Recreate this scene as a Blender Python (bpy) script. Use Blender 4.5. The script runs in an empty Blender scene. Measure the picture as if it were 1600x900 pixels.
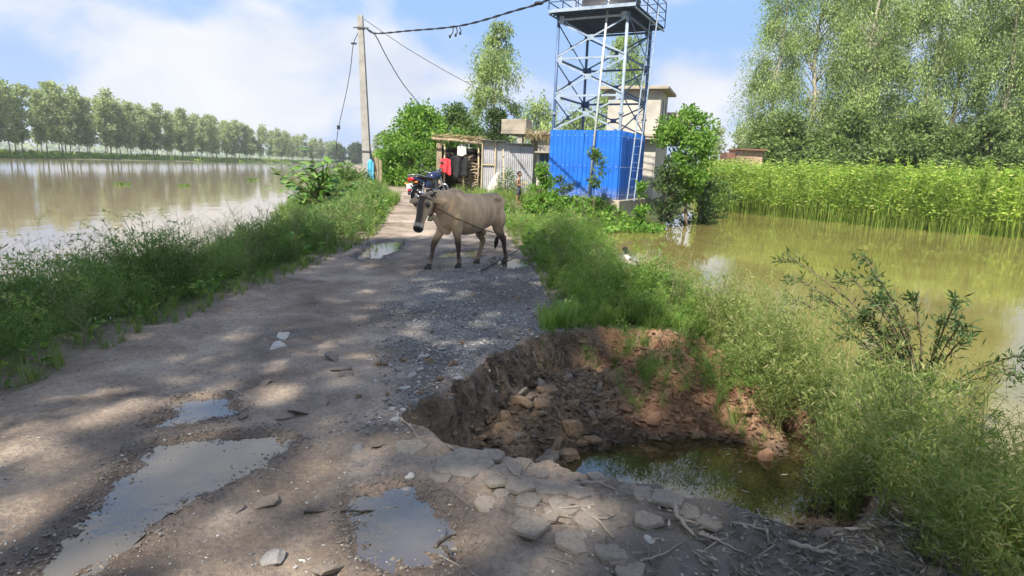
import bpy, math, random
import numpy as np
from mathutils import Matrix, Vector, Euler

# ------------------------------------------------------------------ camera, sky, sun, exposure
SC = bpy.context.scene
COL = SC.collection
CAM_Z, PITCH, ROLL, FPX = 1.5, math.radians(11.1), math.radians(2.2), 960.0
cam_data = bpy.data.cameras.new('camera')
cam_data.sensor_width = 36.0
cam_data.lens = FPX / 1600.0 * 36.0
cam_data.clip_start, cam_data.clip_end = 0.05, 9000.0
cam = bpy.data.objects.new('camera', cam_data)
COL.objects.link(cam)
CM = (Matrix.Rotation(math.pi / 2 - PITCH, 4, 'X') @ Matrix.Rotation(ROLL, 4, 'Z'))
cam.matrix_world = Matrix.Translation((0, 0, CAM_Z)) @ CM
SC.camera = cam

SUN_EL = math.radians(52)
SUN_DIR = Vector((0.44, 0.90, 0)).normalized()       # the way the light travels over the ground
wd = bpy.data.worlds.new('World')
SC.world = wd
wd.use_nodes = True
nt = wd.node_tree
nt.nodes.clear()
def N(tree, kind, **kw):
    n = tree.nodes.new(kind)
    for k, v in kw.items():
        setattr(n, k, v)
    return n
sky = N(nt, 'ShaderNodeTexSky', sky_type='NISHITA', sun_disc=False, sun_elevation=SUN_EL,
        sun_rotation=math.atan2(-SUN_DIR.x, -SUN_DIR.y), altitude=20.0, air_density=1.0, dust_density=0.35, ozone_density=2.0)
tc = N(nt, 'ShaderNodeTexCoord')
CLOUD_OFF = (10.6, 7.1, 3.7)
# heaped clouds: noise over the dome, a little flattened towards the horizon
cb = N(nt, 'ShaderNodeMapping')
cb.inputs['Location'].default_value = CLOUD_OFF
cb.inputs['Scale'].default_value = (1.0, 1.0, 1.9)
nt.links.new(tc.outputs['Generated'], cb.inputs[0])
nz = N(nt, 'ShaderNodeTexNoise')
nz.inputs['Scale'].default_value = 2.9; nz.inputs['Detail'].default_value = 10.0
nz.inputs['Roughness'].default_value = 0.50; nz.inputs['Distortion'].default_value = 0.15
nt.links.new(cb.outputs[0], nz.inputs['Vector'])
cr = N(nt, 'ShaderNodeValToRGB')
cr.color_ramp.interpolation = 'EASE'
cr.color_ramp.elements[0].position = 0.435; cr.color_ramp.elements[0].color = (0.0, 0.0, 0.0, 1)
cr.color_ramp.elements[1].position = 0.57; cr.color_ramp.elements[1].color = (1, 1, 1, 1)
nt.links.new(nz.outputs['Fac'], cr.inputs[0])
# a second, softer noise gives the cloud its own light and grey parts
nz2 = N(nt, 'ShaderNodeTexNoise')
nz2.inputs['Scale'].default_value = 3.6; nz2.inputs['Detail'].default_value = 6.0
nt.links.new(cb.outputs[0], nz2.inputs['Vector'])
cc = N(nt, 'ShaderNodeValToRGB')
cc.color_ramp.elements[0].position = 0.32; cc.color_ramp.elements[0].color = (0.74, 0.79, 0.90, 1)
cc.color_ramp.elements[1].position = 0.66; cc.color_ramp.elements[1].color = (1.0, 1.0, 1.0, 1)
nt.links.new(nz2.outputs['Fac'], cc.inputs[0])
SKY_K, CLOUD_K = 0.090, 0.250
skm = N(nt, 'ShaderNodeMixRGB', blend_type='MULTIPLY'); skm.inputs[0].default_value = 1.0
skm.inputs[2].default_value = (1.0, 1.0, 1.12, 1)
cap = N(nt, 'ShaderNodeMixRGB', blend_type='DARKEN'); cap.inputs[0].default_value = 1.0   # haze keeps the horizon from glaring
cap.inputs[2].default_value = (1.00, 1.65, 2.50, 1)
nt.links.new(sky.outputs[0], cap.inputs[1]); sxyz = N(nt, 'ShaderNodeSeparateXYZ'); nt.links.new(tc.outputs['Generated'], sxyz.inputs[0])
hzr = N(nt, 'ShaderNodeMapRange', interpolation_type='SMOOTHSTEP')
hzr.inputs['From Min'].default_value = 0.0; hzr.inputs['From Max'].default_value = 0.26; hzr.inputs['To Min'].default_value = 0.92; hzr.inputs['To Max'].default_value = 0.0
nt.links.new(sxyz.outputs['Z'], hzr.inputs['Value'])
hzm = N(nt, 'ShaderNodeMixRGB'); hzm.inputs[2].default_value = (1.50, 1.90, 2.42, 1)
nt.links.new(hzr.outputs[0], hzm.inputs[0]); nt.links.new(cap.outputs[0], hzm.inputs[1]); nt.links.new(hzm.outputs[0], skm.inputs[1])
clm = N(nt, 'ShaderNodeMixRGB', blend_type='MULTIPLY'); clm.inputs[0].default_value = 1.0
clm.inputs[2].default_value = (CLOUD_K / SKY_K,) * 3 + (1,)
nt.links.new(cc.outputs[0], clm.inputs[1])
cm2 = N(nt, 'ShaderNodeMath', operation='MULTIPLY'); cm2.inputs[1].default_value = 0.92
nt.links.new(cr.outputs[0], cm2.inputs[0])
mx = N(nt, 'ShaderNodeMixRGB')
nt.links.new(cm2.outputs[0], mx.inputs[0]); nt.links.new(skm.outputs[0], mx.inputs[1]); nt.links.new(clm.outputs[0], mx.inputs[2])
bg = N(nt, 'ShaderNodeBackground'); bg.inputs[1].default_value = SKY_K
nt.links.new(mx.outputs[0], bg.inputs[0])
wo = N(nt, 'ShaderNodeOutputWorld'); nt.links.new(bg.outputs[0], wo.inputs[0])

sun_data = bpy.data.lights.new('sun', 'SUN')
sun_data.energy, sun_data.angle, sun_data.color = 2.5, math.radians(0.6), (1.0, 0.93, 0.81)
sun = bpy.data.objects.new('sun', sun_data)
COL.objects.link(sun)
sun.rotation_euler = (SUN_DIR * math.cos(SUN_EL) + Vector((0, 0, -math.sin(SUN_EL)))).to_track_quat('-Z', 'Y').to_euler()
vs = SC.view_settings
vs.view_transform, vs.look, vs.gamma, vs.use_curve_mapping = 'Standard', 'None', 1.0, False
vs.exposure = 2.05
SC.cycles.max_bounces = 5
SC.cycles.diffuse_bounces = 2
SC.cycles.glossy_bounces = 2
SC.cycles.transmission_bounces = 3
SC.cycles.use_denoising = True
SC.cycles.use_adaptive_sampling = True
SC.cycles.adaptive_threshold = 0.025

# ------------------------------------------------------------------ helpers
rng = np.random.default_rng(7)
random.seed(7)
CMn = np.array(CM.to_3x3())
def at(px, py, Y):
    """the point at distance Y in front of the viewer that the photograph shows at pixel (px, py)"""
    d = CMn @ np.array([px - 800.0, 450.0 - py, -FPX])
    return np.array([0, 0, CAM_Z]) + d * (Y / d[1])
def on_z(px, py, z=0.0):
    d = CMn @ np.array([px - 800.0, 450.0 - py, -FPX])
    return np.array([0, 0, CAM_Z]) + d * ((z - CAM_Z) / d[2])

def ss(a, b, x):
    t = np.clip((x - a) / (b - a), 0, 1)
    return t * t * (3 - 2 * t)
def _hash(i, j, k, seed):
    h = (i.astype(np.int64) * 374761393 + j.astype(np.int64) * 668265263 + k.astype(np.int64) * 2147483647 + seed * 1274126177) & 0xffffffff
    h = ((h ^ (h >> 13)) * 1274126177) & 0xffffffff
    h = ((h ^ (h >> 16)) * 2246822519) & 0xffffffff
    return ((h ^ (h >> 15)) & 0xffffff) / float(0xffffff)
def vn2(x, y, seed=0):
    x = np.asarray(x, float); y = np.asarray(y, float)
    i, j = np.floor(x), np.floor(y); u, v = x - i, y - j
    u = u * u * (3 - 2 * u); v = v * v * (3 - 2 * v); z = np.zeros_like(i)
    a, b, c, d = _hash(i, j, z, seed), _hash(i + 1, j, z, seed), _hash(i, j + 1, z, seed), _hash(i + 1, j + 1, z, seed)
    return (a * (1 - u) + b * u) * (1 - v) + (c * (1 - u) + d * u) * v
def fbm(x, y, seed=0, octv=4, gain=0.5):
    s, a, t = 0.0, 1.0, 0.0
    for o in range(octv):
        s = s + a * (vn2(x * 2 ** o + 17.3 * o, y * 2 ** o - 9.1 * o, seed + o) - 0.5); t += a; a *= gain
    return 2 * s / t
def vn3(p, seed=0):
    i = np.floor(p); f = p - i; f = f * f * (3 - 2 * f)
    r = 0.0
    for a in (0, 1):
        for b in (0, 1):
            for c in (0, 1):
                w = (f[:, 0] if a else 1 - f[:, 0]) * (f[:, 1] if b else 1 - f[:, 1]) * (f[:, 2] if c else 1 - f[:, 2])
                r = r + w * _hash(i[:, 0] + a, i[:, 1] + b, i[:, 2] + c, seed)
    return r
def poly_sdf(x, y, poly):
    """signed distance to a polygon, negative inside"""
    P = np.asarray(poly, float); n = len(P)
    d = np.full(x.shape, 1e18); inside = np.zeros(x.shape, bool)
    for k in range(n):
        a, b = P[k], P[(k + 1) % n]
        e = b - a; wx, wy = x - a[0], y - a[1]
        t = np.clip((wx * e[0] + wy * e[1]) / (e @ e), 0, 1)
        d = np.minimum(d, (wx - e[0] * t) ** 2 + (wy - e[1] * t) ** 2)
        c = (a[1] > y) != (b[1] > y)
        with np.errstate(divide='ignore', invalid='ignore'):
            xi = (b[0] - a[0]) * (y - a[1]) / (b[1] - a[1] if b[1] != a[1] else 1e-9) + a[0]
        inside ^= c & (x < xi)
    return np.where(inside, -1, 1) * np.sqrt(d)

def raw_mesh(name, V, groups, mats=(), smooth=True, attrs=None, mat_idx=None):
    """groups: list of integer arrays (n, k): faces with k corners"""
    me = bpy.data.meshes.new(name)
    V = np.asarray(V, np.float32)
    me.vertices.add(len(V)); me.vertices.foreach_set('co', V.ravel())
    groups = [np.asarray(g, np.int32) for g in groups if len(g)]
    loops = np.concatenate([g.ravel() for g in groups])
    tot = np.concatenate([np.full(len(g), g.shape[1], np.int32) for g in groups])
    st = np.concatenate([[0], np.cumsum(tot)[:-1]]).astype(np.int32)
    me.loops.add(len(loops)); me.loops.foreach_set('vertex_index', loops)
    me.polygons.add(len(tot)); me.polygons.foreach_set('loop_start', st); me.polygons.foreach_set('loop_total', tot)
    me.polygons.foreach_set('use_smooth', np.full(len(tot), bool(smooth)))
    if mat_idx is not None:
        me.polygons.foreach_set('material_index', np.asarray(mat_idx, np.int32))
    for m in mats:
        me.materials.append(m)
    for k, v in (attrs or {}).items():
        v = np.asarray(v, np.float32)
        if v.ndim == 1:
            a = me.attributes.new(k, 'FLOAT', 'POINT'); a.data.foreach_set('value', v)
        else:
            a = me.attributes.new(k, 'FLOAT_COLOR', 'POINT')
            a.data.foreach_set('color', np.concatenate([v, np.ones((len(v), 1), np.float32)], 1).ravel())
    me.update(calc_edges=True)
    return me
def link(name, data, parent=None):
    o = bpy.data.objects.new(name, data)
    COL.objects.link(o)
    if parent is not None:
        o.parent = parent
    return o
def tag(o, label=None, cat=None, group=None, kind=None):
    if label: o['label'] = label
    if cat: o['category'] = cat
    if group: o['group'] = group
    if kind: o['kind'] = kind
    return o
def thing(name, label, cat, loc=(0, 0, 0), rz=0.0, group=None):
    o = bpy.data.objects.new(name, None)
    COL.objects.link(o)
    o.empty_display_size = 0.1
    o.location = [float(v) for v in loc]
    o.rotation_euler = (0, 0, rz)
    return tag(o, label, cat, group)
def copy_tree(o, parent=None):
    c = o.copy()
    COL.objects.link(c)
    c.parent = parent
    for ch in list(o.children):
        copy_tree(ch, c)
    return c

class MB:
    """collects simple solids; build() makes ONE mesh object of them"""
    def __init__(s):
        s.V, s.F, s.n = [], {}, 0
    def add(s, V, faces):
        V = np.asarray(V, float)
        for f in faces:
            s.F.setdefault(len(f), []).append([i + s.n for i in f])
        s.V.append(V); s.n += len(V)
        return s
    def addg(s, V, F):
        V = np.asarray(V, float)
        s.F.setdefault(F.shape[1], []).extend((F + s.n).tolist())
        s.V.append(V); s.n += len(V)
        return s
    def box(s, c, size, R=None, bev=0.0):
        hx, hy, hz = [v / 2 for v in size]
        V = np.array([(x, y, z) for z in (-hz, hz) for x, y in ((-hx, -hy), (hx, -hy), (hx, hy), (-hx, hy))])
        fs = [[3, 2, 1, 0], [4, 5, 6, 7]] + [[k, (k + 1) % 4, (k + 1) % 4 + 4, k + 4] for k in range(4)]
        if R is not None:
            V = V @ np.array(R).T
        return s.add(V + np.array(c, float), fs)
    def beam(s, a, b, w, h=None, up=(0, 0, 1), bev=0.0):
        a, b = np.array(a, float), np.array(b, float)
        d = b - a; L = np.linalg.norm(d); d /= L
        u = np.array(up, float)
        if abs(d @ u) > 0.95: u = np.array([1.0, 0, 0])
        x = np.cross(d, u); x /= np.linalg.norm(x); z = np.cross(x, d)
        return s.box((a + b) / 2, (w, L, h or w), np.stack([x, d, z], 1), bev)
    def tube(s, pts, rad, n=6, cap=True):
        P = np.asarray(pts, float); k = len(P)
        R = np.full(k, rad, float) if np.isscalar(rad) else np.asarray(rad, float)
        T = np.gradient(P, axis=0); T /= np.linalg.norm(T, axis=1)[:, None] + 1e-12
        u = np.array([0, 0, 1.0]) if abs(T[0][2]) < .9 else np.array([1.0, 0, 0])
        ring = []
        x = np.cross(T[0], u); x /= np.linalg.norm(x)
        for i in range(k):
            x = x - T[i] * (x @ T[i]); x /= np.linalg.norm(x) + 1e-12
            y = np.cross(T[i], x)
            a = np.arange(n) * 2 * np.pi / n
            ring.append(P[i] + R[i] * (np.cos(a)[:, None] * x + np.sin(a)[:, None] * y))
        V = np.concatenate(ring)
        i, j = np.meshgrid(np.arange(k - 1), np.arange(n), indexing='ij')
        F = np.stack([i * n + j, i * n + (j + 1) % n, (i + 1) * n + (j + 1) % n, (i + 1) * n + j], -1).reshape(-1, 4)
        fs = F.tolist()
        if cap:
            fs += [list(range(n))[::-1], [(k - 1) * n + q for q in range(n)]]
        return s.add(V, fs)
    def loft(s, rings, cap=True):
        """rings: list of (n,3) arrays"""
        k, n = len(rings), len(rings[0])
        fs = [[i * n + j, i * n + (j + 1) % n, (i + 1) * n + (j + 1) % n, (i + 1) * n + j] for i in range(k - 1) for j in range(n)]
        if cap:
            fs += [list(range(n))[::-1], [(k - 1) * n + q for q in range(n)]]
        return s.add(np.concatenate([np.asarray(r, float) for r in rings]), fs)
    def lathe(s, prof, c=(0, 0, 0), n=16, axis=(0, 0, 1)):
        ax = Vector(axis).to_track_quat('Z', 'Y').to_matrix()
        A = np.arange(n) * 2 * np.pi / n
        rings = [np.stack([r * np.cos(A), r * np.sin(A), np.full(n, z)], 1) @ np.array(ax).T + np.array(c, float) for r, z in prof]
        return s.loft(rings)
    def ell(s, c, r, n=12, m=8, R=None):
        rings = []
        A = np.arange(n) * 2 * np.pi / n
        for t in np.linspace(-1, 1, m) * (np.pi / 2 - 0.12):
            rings.append(np.stack([np.cos(t) * np.cos(A) * r[0], np.cos(t) * np.sin(A) * r[1], np.full(n, np.sin(t) * r[2])], 1))
        if R is not None: rings = [q @ np.array(R).T for q in rings]
        return s.loft([q + np.array(c, float) for q in rings])
    def mesh(s, name, mat, smooth=False, org=None, attrs=None):
        V = np.concatenate(s.V)
        if org is not None: V = V - np.array(org, float)
        me_groups = [np.array(g) for g in s.F.values()]
        return raw_mesh(name, V, me_groups, [mat] if not isinstance(mat, (list, tuple)) else mat, smooth, attrs)
    def build(s, name, mat, parent=None, smooth=False, world=True, bevel=0.0):
        org = np.array(parent.location) if (parent is not None and world and parent.parent is None) else (
              np.array(parent.parent.location) if (parent is not None and world and parent.parent is not None) else None)
        o = link(name, s.mesh(name, mat, smooth, org), parent)
        if bevel:
            bv = o.modifiers.new('bevel', 'BEVEL'); bv.width = bevel; bv.segments = 2; bv.limit_method = 'ANGLE'
        return o
def smooth_curve(pts, n=8):
    """Catmull-Rom through the points"""
    P = np.asarray(pts, float)
    Q = np.concatenate([[2 * P[0] - P[1]], P, [2 * P[-1] - P[-2]]])
    out = []
    for i in range(1, len(Q) - 2):
        for t in np.arange(n) / n:
            out.append(0.5 * ((2 * Q[i]) + (-Q[i - 1] + Q[i + 1]) * t + (2 * Q[i - 1] - 5 * Q[i] + 4 * Q[i + 1] - Q[i + 2]) * t * t + (-Q[i - 1] + 3 * Q[i] - 3 * Q[i + 1] + Q[i + 2]) * t ** 3))
    out.append(P[-1])
    return np.array(out)

# ------------------------------------------------------------------ materials
def new_mat(name):
    m = bpy.data.materials.new(name)
    m.use_nodes = True
    t = m.node_tree
    b = t.nodes['Principled BSDF']
    return m, t, b
def noise_node(t, scale, detail=4, rough=0.55, coord='Object', dist=0.0):
    c = N(t, 'ShaderNodeTexCoord')
    n = N(t, 'ShaderNodeTexNoise')
    n.inputs['Scale'].default_value = scale; n.inputs['Detail'].default_value = detail
    n.inputs['Roughness'].default_value = rough; n.inputs['Distortion'].default_value = dist
    t.links.new(c.outputs[coord], n.inputs['Vector'])
    return n
def ramp_node(t, src, stops):
    r = N(t, 'ShaderNodeValToRGB')
    e = r.color_ramp.elements
    while len(e) < len(stops): e.new(0.5)
    for k, (p, c) in enumerate(stops):
        e[k].position = p; e[k].color = (c[0], c[1], c[2], 1)
    t.links.new(src, r.inputs[0])
    return r
def mix_node(t, fac, a, b, mode='MIX'):
    m = N(t, 'ShaderNodeMixRGB', blend_type=mode)
    for k, v in ((0, fac), (1, a), (2, b)):
        if isinstance(v, (int, float)): m.inputs[k].default_value = v
        elif isinstance(v, tuple): m.inputs[k].default_value = (v[0], v[1], v[2], 1)
        else: t.links.new(v, m.inputs[k])
    return m
def bump_node(t, b, height, strength=0.4, dist=0.02, prev=None):
    n = N(t, 'ShaderNodeBump'); n.inputs['Strength'].default_value = strength; n.inputs['Distance'].default_value = dist
    t.links.new(height, n.inputs['Height'])
    if prev is not None: t.links.new(prev.outputs[0], n.inputs['Normal'])
    t.links.new(n.outputs[0], b.inputs['Normal'])
    return n
def plain(name, col, rough=0.8, var=0.25, scale=6.0, metal=0.0, bump=0.0, bscale=None, spec=0.4, dark=None):
    """one colour with a mottled, slightly worn look"""
    m, t, b = new_mat(name)
    n = noise_node(t, scale, 6, 0.62)
    d = dark or tuple(c * (1 - var) for c in col)
    l = tuple(min(1, c * (1 + var * 0.6)) for c in col)
    r = ramp_node(t, n.outputs['Fac'], [(0.30, d), (0.52, col), (0.74, l)])
    t.links.new(r.outputs[0], b.inputs['Base Color'])
    b.inputs['Roughness'].default_value = rough; b.inputs['Metallic'].default_value = metal
    b.inputs['Specular IOR Level'].default_value = spec
    if bump:
        n2 = noise_node(t, bscale or scale * 5, 5, 0.6)
        bump_node(t, b, n2.outputs['Fac'], bump, 0.02)
    return m
def leaf_mat(name, cols, trans=0.35, rough=0.55, spec=0.3, patch=0.0):
    """each leaf takes its own colour from the list; light also passes through the blade"""
    m, t, b = new_mat(name)
    g = N(t, 'ShaderNodeNewGeometry')
    st = [((k + 0.0) / max(1, len(cols) - 1), c) for k, c in enumerate(cols)]
    r = ramp_node(t, g.outputs['Random Per Island'], st)
    if patch:                                        # sprays of younger and older leaves
        pn = noise_node(t, patch, 3, 0.5)
        r = mix_node(t, 1.0, r.outputs[0], ramp_node(t, pn.outputs['Fac'], [(0.34, (0.52, 0.56, 0.5)), (0.5, (0.95, 0.95, 0.95)), (0.66, (1.32, 1.28, 1.15))]).outputs[0], 'MULTIPLY')
    t.links.new(r.outputs[0], b.inputs['Base Color'])
    b.inputs['Roughness'].default_value = rough; b.inputs['Specular IOR Level'].default_value = spec
    tr = N(t, 'ShaderNodeBsdfTranslucent')
    bright = mix_node(t, 1.0, r.outputs[0], (1.25, 1.35, 0.75), 'MULTIPLY')
    t.links.new(bright.outputs[0], tr.inputs[0])
    mxs = N(t, 'ShaderNodeMixShader'); mxs.inputs[0].default_value = trans
    out = t.nodes['Material Output']
    t.links.new(b.outputs[0], mxs.inputs[1]); t.links.new(tr.outputs[0], mxs.inputs[2]); t.links.new(mxs.outputs[0], out.inputs[0])
    return m
M = {}

# ------------------------------------------------------------------ terrain
RY = np.array([-60, 5, 6, 7.5, 9.7, 12.5, 17, 22, 31, 50, 90, 200])
RXL = np.array([-3.2, -3.2, -3.05, -2.95, -2.9, -2.85, -3.45, -4.2, -6.4, -12.0, -23.5, -52])
RYR = np.array([-60, 1.0, 2.5, 6.3, 8.2, 9.9, 12.3, 18.5, 31, 50, 90, 200])
RXR = np.array([1.7, 1.7, 1.5, 0.45, 0.43, 0.32, 0.0, -0.7, -3.7, -8.8, -20, -48])
def XL(y): return np.interp(y, RY, RXL)
def XR(y): return np.interp(y, RYR, RXR)
def ZR(y): return np.interp(y, [-60, 11, 19, 30, 60], [0, 0, 0.18, 0.26, 0.3])
SHY = np.array([-200, -4, 1, 9, 12, 16, 20, 26, 34, 60, 150, 480, 520])
SHX = np.array([-16.0, -12.5, -5.6, -5.0, -5.2, -6.2, -7.6, -10.2, -12.0, -18.5, -42, -125, -140])
WATER_Z = -0.72
PIT_Z = -0.64
POND = [(6.0, -60), (3.6, -10), (3.4, 2), (3.6, 5), (3.35, 7), (3.2, 10), (2.9, 12), (2.2, 13.6), (1.6, 15.2), (1.05, 18), (1.0, 21.3), (2.4, 22.6), (4.9, 23.6), (6.3, 27), (9, 34),
        (11.5, 40), (14, 50), (40, 58), (75, 50), (90, -60)]
PIT = [(-0.65, 3.49), (-0.42, 4.08), (-0.18, 4.69), (0.19, 5.41), (0.44, 5.67), (0.91, 5.95), (1.34, 5.86), (1.93, 5.97), (2.28, 5.9), (2.5, 5.3), (2.55, 4.4),
       (2.35, 3.5), (1.9, 2.75), (1.5, 2.42), (1.21, 2.55), (0.93, 2.6), (0.65, 2.69), (0.36, 2.87), (0.2, 2.95), (-0.03, 3.04), (-0.36, 3.16)]
PUD_PX = [[(60, 960), (150, 900), (260, 800), (380, 748), (465, 692), (430, 678), (300, 688), (230, 700), (180, 750), (120, 820), (40, 900)],
          [(240, 668), (280, 626), (355, 618), (368, 645), (310, 662)],
          [(556, 770), (640, 757), (690, 800), (715, 845), (700, 885), (620, 893), (565, 865), (545, 812)],
          [(422, 545), (436, 518), (452, 518), (447, 540)],
          [(556, 403), (580, 380), (628, 376), (624, 392), (590, 405)],
          [(672, 403), (700, 393), (765, 390), (745, 403)],
          [(768, 407), (795, 401), (838, 406), (826, 418), (785, 420)]]
PUD = [[tuple(on_z(*p)[:2]) for p in q] for q in PUD_PX]
GRAVEL = [(-0.75, 3.4), (-0.75, 4.4), (-1.2, 6.2), (-1.35, 7.8), (-1.0, 9.2), (0.0, 10.3), (0.6, 10.5), (0.6, 5.6), (0.1, 5.3), (-0.2, 4.6), (-0.45, 3.4)]
def pit_d(x, y):
    s = -poly_sdf(x, y, PIT)
    return s + 0.07 * fbm(x * 4, y * 4, 31, 3) + 0.014 * fbm(x * 16, y * 16, 32, 3)
def height(x, y, detail=True):
    x = np.asarray(x, float); y = np.asarray(y, float)
    land = ZR(y)
    # river on the left
    sh, xl = np.interp(y, SHY, SHX), XL(y)
    sh = sh + 0.5 * fbm(x * 0 + 3, y * 0.35, 5, 3)
    w = np.clip(xl - 0.35 - sh, 1.0, 3.0)
    dl = x - sh                                      # distance from the river's edge, + on land
    riv = WATER_Z + (land - WATER_Z) * ss(-0.05, 1, dl / w)
    riv = np.where(dl < 0, WATER_Z - 0.04 - 1.4 * ss(0, 4, -dl), riv)
    fb = -117 + 3 * fbm(x * 0, y * 0.02, 6, 3)       # the far bank
    far = WATER_Z + 1.1 * ss(0, 9, fb - x) - 0.6 * ss(0, 12, x - fb)
    end = ss(470, 520, y)
    h = np.where(x < -90, np.maximum(far, riv * 0 - 1.3), riv)
    h = h * (1 - end) + 0.3 * end
    # pond on the right
    d = poly_sdf(x, y, POND) + 0.25 * fbm(x * 0.7, y * 0.7, 8, 3)
    bank = WATER_Z + (land - WATER_Z) * ss(-0.02, 1.9, d)
    bank = np.where(d < 0, WATER_Z - 0.05 - 0.8 * ss(0, 2.5, -d), bank)
    right = x > XR(y)
    h = np.where(right, np.minimum(h, bank), h)
    h = h - 0.34 * np.exp(-(((x - 2.95) / 0.6) ** 2 + ((y - 4.3) / 1.1) ** 2))
    if detail:
        near = ss(60, 12, np.hypot(x, y))
        onroad = ss(-0.25, 0.25, x - xl) * ss(0.25, -0.25, x - XR(y))
        rough = 1 + 1.1 * ss(-0.6, 0.2, x) * ss(3.6, 3.0, y)
        lum = np.maximum(0, fbm(x * 3.1, y * 3.1, 14, 3) - 0.25)
        h = h + near * (0.045 * fbm(x * 0.7, y * 0.7, 11, 3) * (0.5 + 0.5 * (1 - onroad)) + 0.022 * rough * fbm(x * 4, y * 4, 12, 4) + 0.009 * rough * fbm(x * 20, y * 20, 13, 2)
                        + 0.05 * lum + (1 - onroad) * 0.05 * fbm(x * 2.2, y * 2.2, 15, 3))
        h = h - near * 0.02 * np.exp(-((x - (XL(y) + XR(y)) / 2 + 0.75) / 0.28) ** 2)
        # puddle hollows
        for q in PUD:
            s = poly_sdf(x, y, q) + (0.012 if q is PUD[3] else 0.055) * fbm(x * 5, y * 5, 21, 4)
            m = ss(0.20, 0.0, s)
            dep = 0.030 * ss(0.10, -0.18, s)
            h = h * (1 - m) + m * (0.004 + 0.024 * ss(0.0, 0.07, s) - dep + 0.012 * fbm(x * 7, y * 7, 22, 3) + 0.013 * fbm(x * 19, y * 19, 23, 2))
        c0 = on_z(655, 878)                          # the ring a hoof pressed up in the mud
        rr = np.hypot(x - c0[0], (y - c0[1]) * 1.15) + 0.012 * fbm(x * 20, y * 20, 24, 2)
        h = h + 0.024 * np.exp(-((rr - 0.075) / 0.02) ** 2)
    # the collapsed pit
    pd = pit_d(x, y)
    dep = 0.46 * ss(0.0, 0.15, pd) + 0.42 * ss(0.10, 0.85, pd)
    heap = 0.26 * np.exp(-(((x - 0.22) / 0.36) ** 2 + ((y - 4.45) / 0.6) ** 2)) + 0.22 * np.exp(-(((x - 0.65) / 0.35) ** 2 + ((y - 5.2) / 0.35) ** 2)) \
        + 0.50 * np.exp(-(((x - 1.45) / 0.5) ** 2 + ((y - 5.45) / 0.42) ** 2)) + 0.36 * np.exp(-(((x - 2.05) / 0.35) ** 2 + ((y - 5.05) / 0.42) ** 2)) + 0.30 * np.exp(-(((x - 1.25) / 0.55) ** 2 + ((y - 5.0) / 0.36) ** 2)) + 0.2 * np.exp(-(((x - 0.7) / 0.4) ** 2 + ((y - 4.75) / 0.4) ** 2))
    inn = ss(0.05, 0.35, pd)
    pitn = 0.09 * fbm(x * 4.5, y * 4.5, 41, 4) + 0.06 * np.abs(fbm(x * 9, y * 9, 42, 3)) + 0.02 * fbm(x * 30, y * 30, 43, 2)
    h = h - np.minimum(dep, np.maximum(0.12, 0.88 + h)) + inn * np.minimum(heap, dep * 0.8) + ss(0.02, 0.2, pd) * pitn
    # ragged lip
    h = h + 0.03 * np.exp(-((pd + 0.05) / 0.05) ** 2) * fbm(x * 7, y * 7, 44, 3)
    return h
def hz(x, y):
    return float(height(np.array([float(x)]), np.array([float(y)]))[0])

def grow(start, step, rate, end):
    out, v, s = [], start, step
    sg = 1 if end > start else -1
    while (end - v) * sg > 0:
        s *= rate; v = v + sg * s; out.append(v)
    return out
gx = list(np.arange(-0.8, 2.75, 0.018))
gx = grow(gx[-1], 0.018, 1.085, 4000) + gx
gx = sorted(gx + list(np.arange(-3.4, -0.81, 0.028)) + grow(-3.4, 0.028, 1.095, -4000))
gy = list(np.arange(1.9, 6.3, 0.02))
gy = sorted(gy + grow(gy[-1], 0.02, 1.042, 4000) + grow(1.9, 0.02, 1.3, -300))
gx, gy = np.array(gx), np.array(gy)
X, Y = np.meshgrid(gx, gy)
Hh = height(X, Y)
# the walls of the pit bulge and crumble sideways too
TV = np.stack([X, Y, Hh], -1).reshape(-1, 3)
pdv = pit_d(X, Y).ravel()
wall = ss(-0.02, 0.05, pdv) * ss(0.5, 0.2, pdv)
n3 = np.stack([vn3(TV * 13 + 5, 1) - .5, vn3(TV * 13 + 31, 2) - .5, vn3(TV * 13 + 57, 3) - .5], 1) + 0.5 * np.stack([vn3(TV * 30 + 5, 4) - .5, vn3(TV * 30 + 31, 5) - .5, vn3(TV * 30 + 57, 6) - .5], 1)
TV = TV + wall[:, None] * n3 * np.array([0.06, 0.06, 0.05])
ny, nx = X.shape
idx = np.arange(ny * nx).reshape(ny, nx)
FQ = np.stack([idx[:-1, :-1], idx[:-1, 1:], idx[1:, 1:], idx[1:, :-1]], -1).reshape(-1, 4)
fc = TV[FQ].mean(1)
fpd = pdv[FQ].mean(1)
wob = 0.22 * fbm(fc[:, 0] * 1.6, fc[:, 1] * 1.6, 51, 4)
is_pit = fpd > 0.012
is_road = (~is_pit) & (fc[:, 0] > XL(fc[:, 1]) + wob) & (fc[:, 0] < XR(fc[:, 1]) + wob) & (fc[:, 1] > -60) & (fc[:, 1] < 200)
def sub_mesh(name, mask, mat, attrs):
    F = FQ[mask]
    u, inv = np.unique(F.ravel(), return_inverse=True)
    return raw_mesh(name, TV[u], [inv.reshape(-1, 4)], [mat], True, {k: v.ravel()[u] for k, v in attrs.items()})
grav = ss(0.25, -0.25, poly_sdf(X, Y, GRAVEL) + 0.3 * fbm(X * 2.2, Y * 2.2, 52, 4))
wet = np.zeros_like(X)
for q in PUD:
    wet = np.maximum(wet, ss(0.34, 0.02, poly_sdf(X, Y, q) + 0.16 * fbm(X * 3, Y * 3, 53, 4)))
red = ss(0.55, 1.25, X + 0.25 * fbm(X * 3, Y * 3, 54, 3)) * ss(4.4, 5.0, Y + 0.2 * fbm(X * 4, Y * 4, 55, 3))
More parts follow.
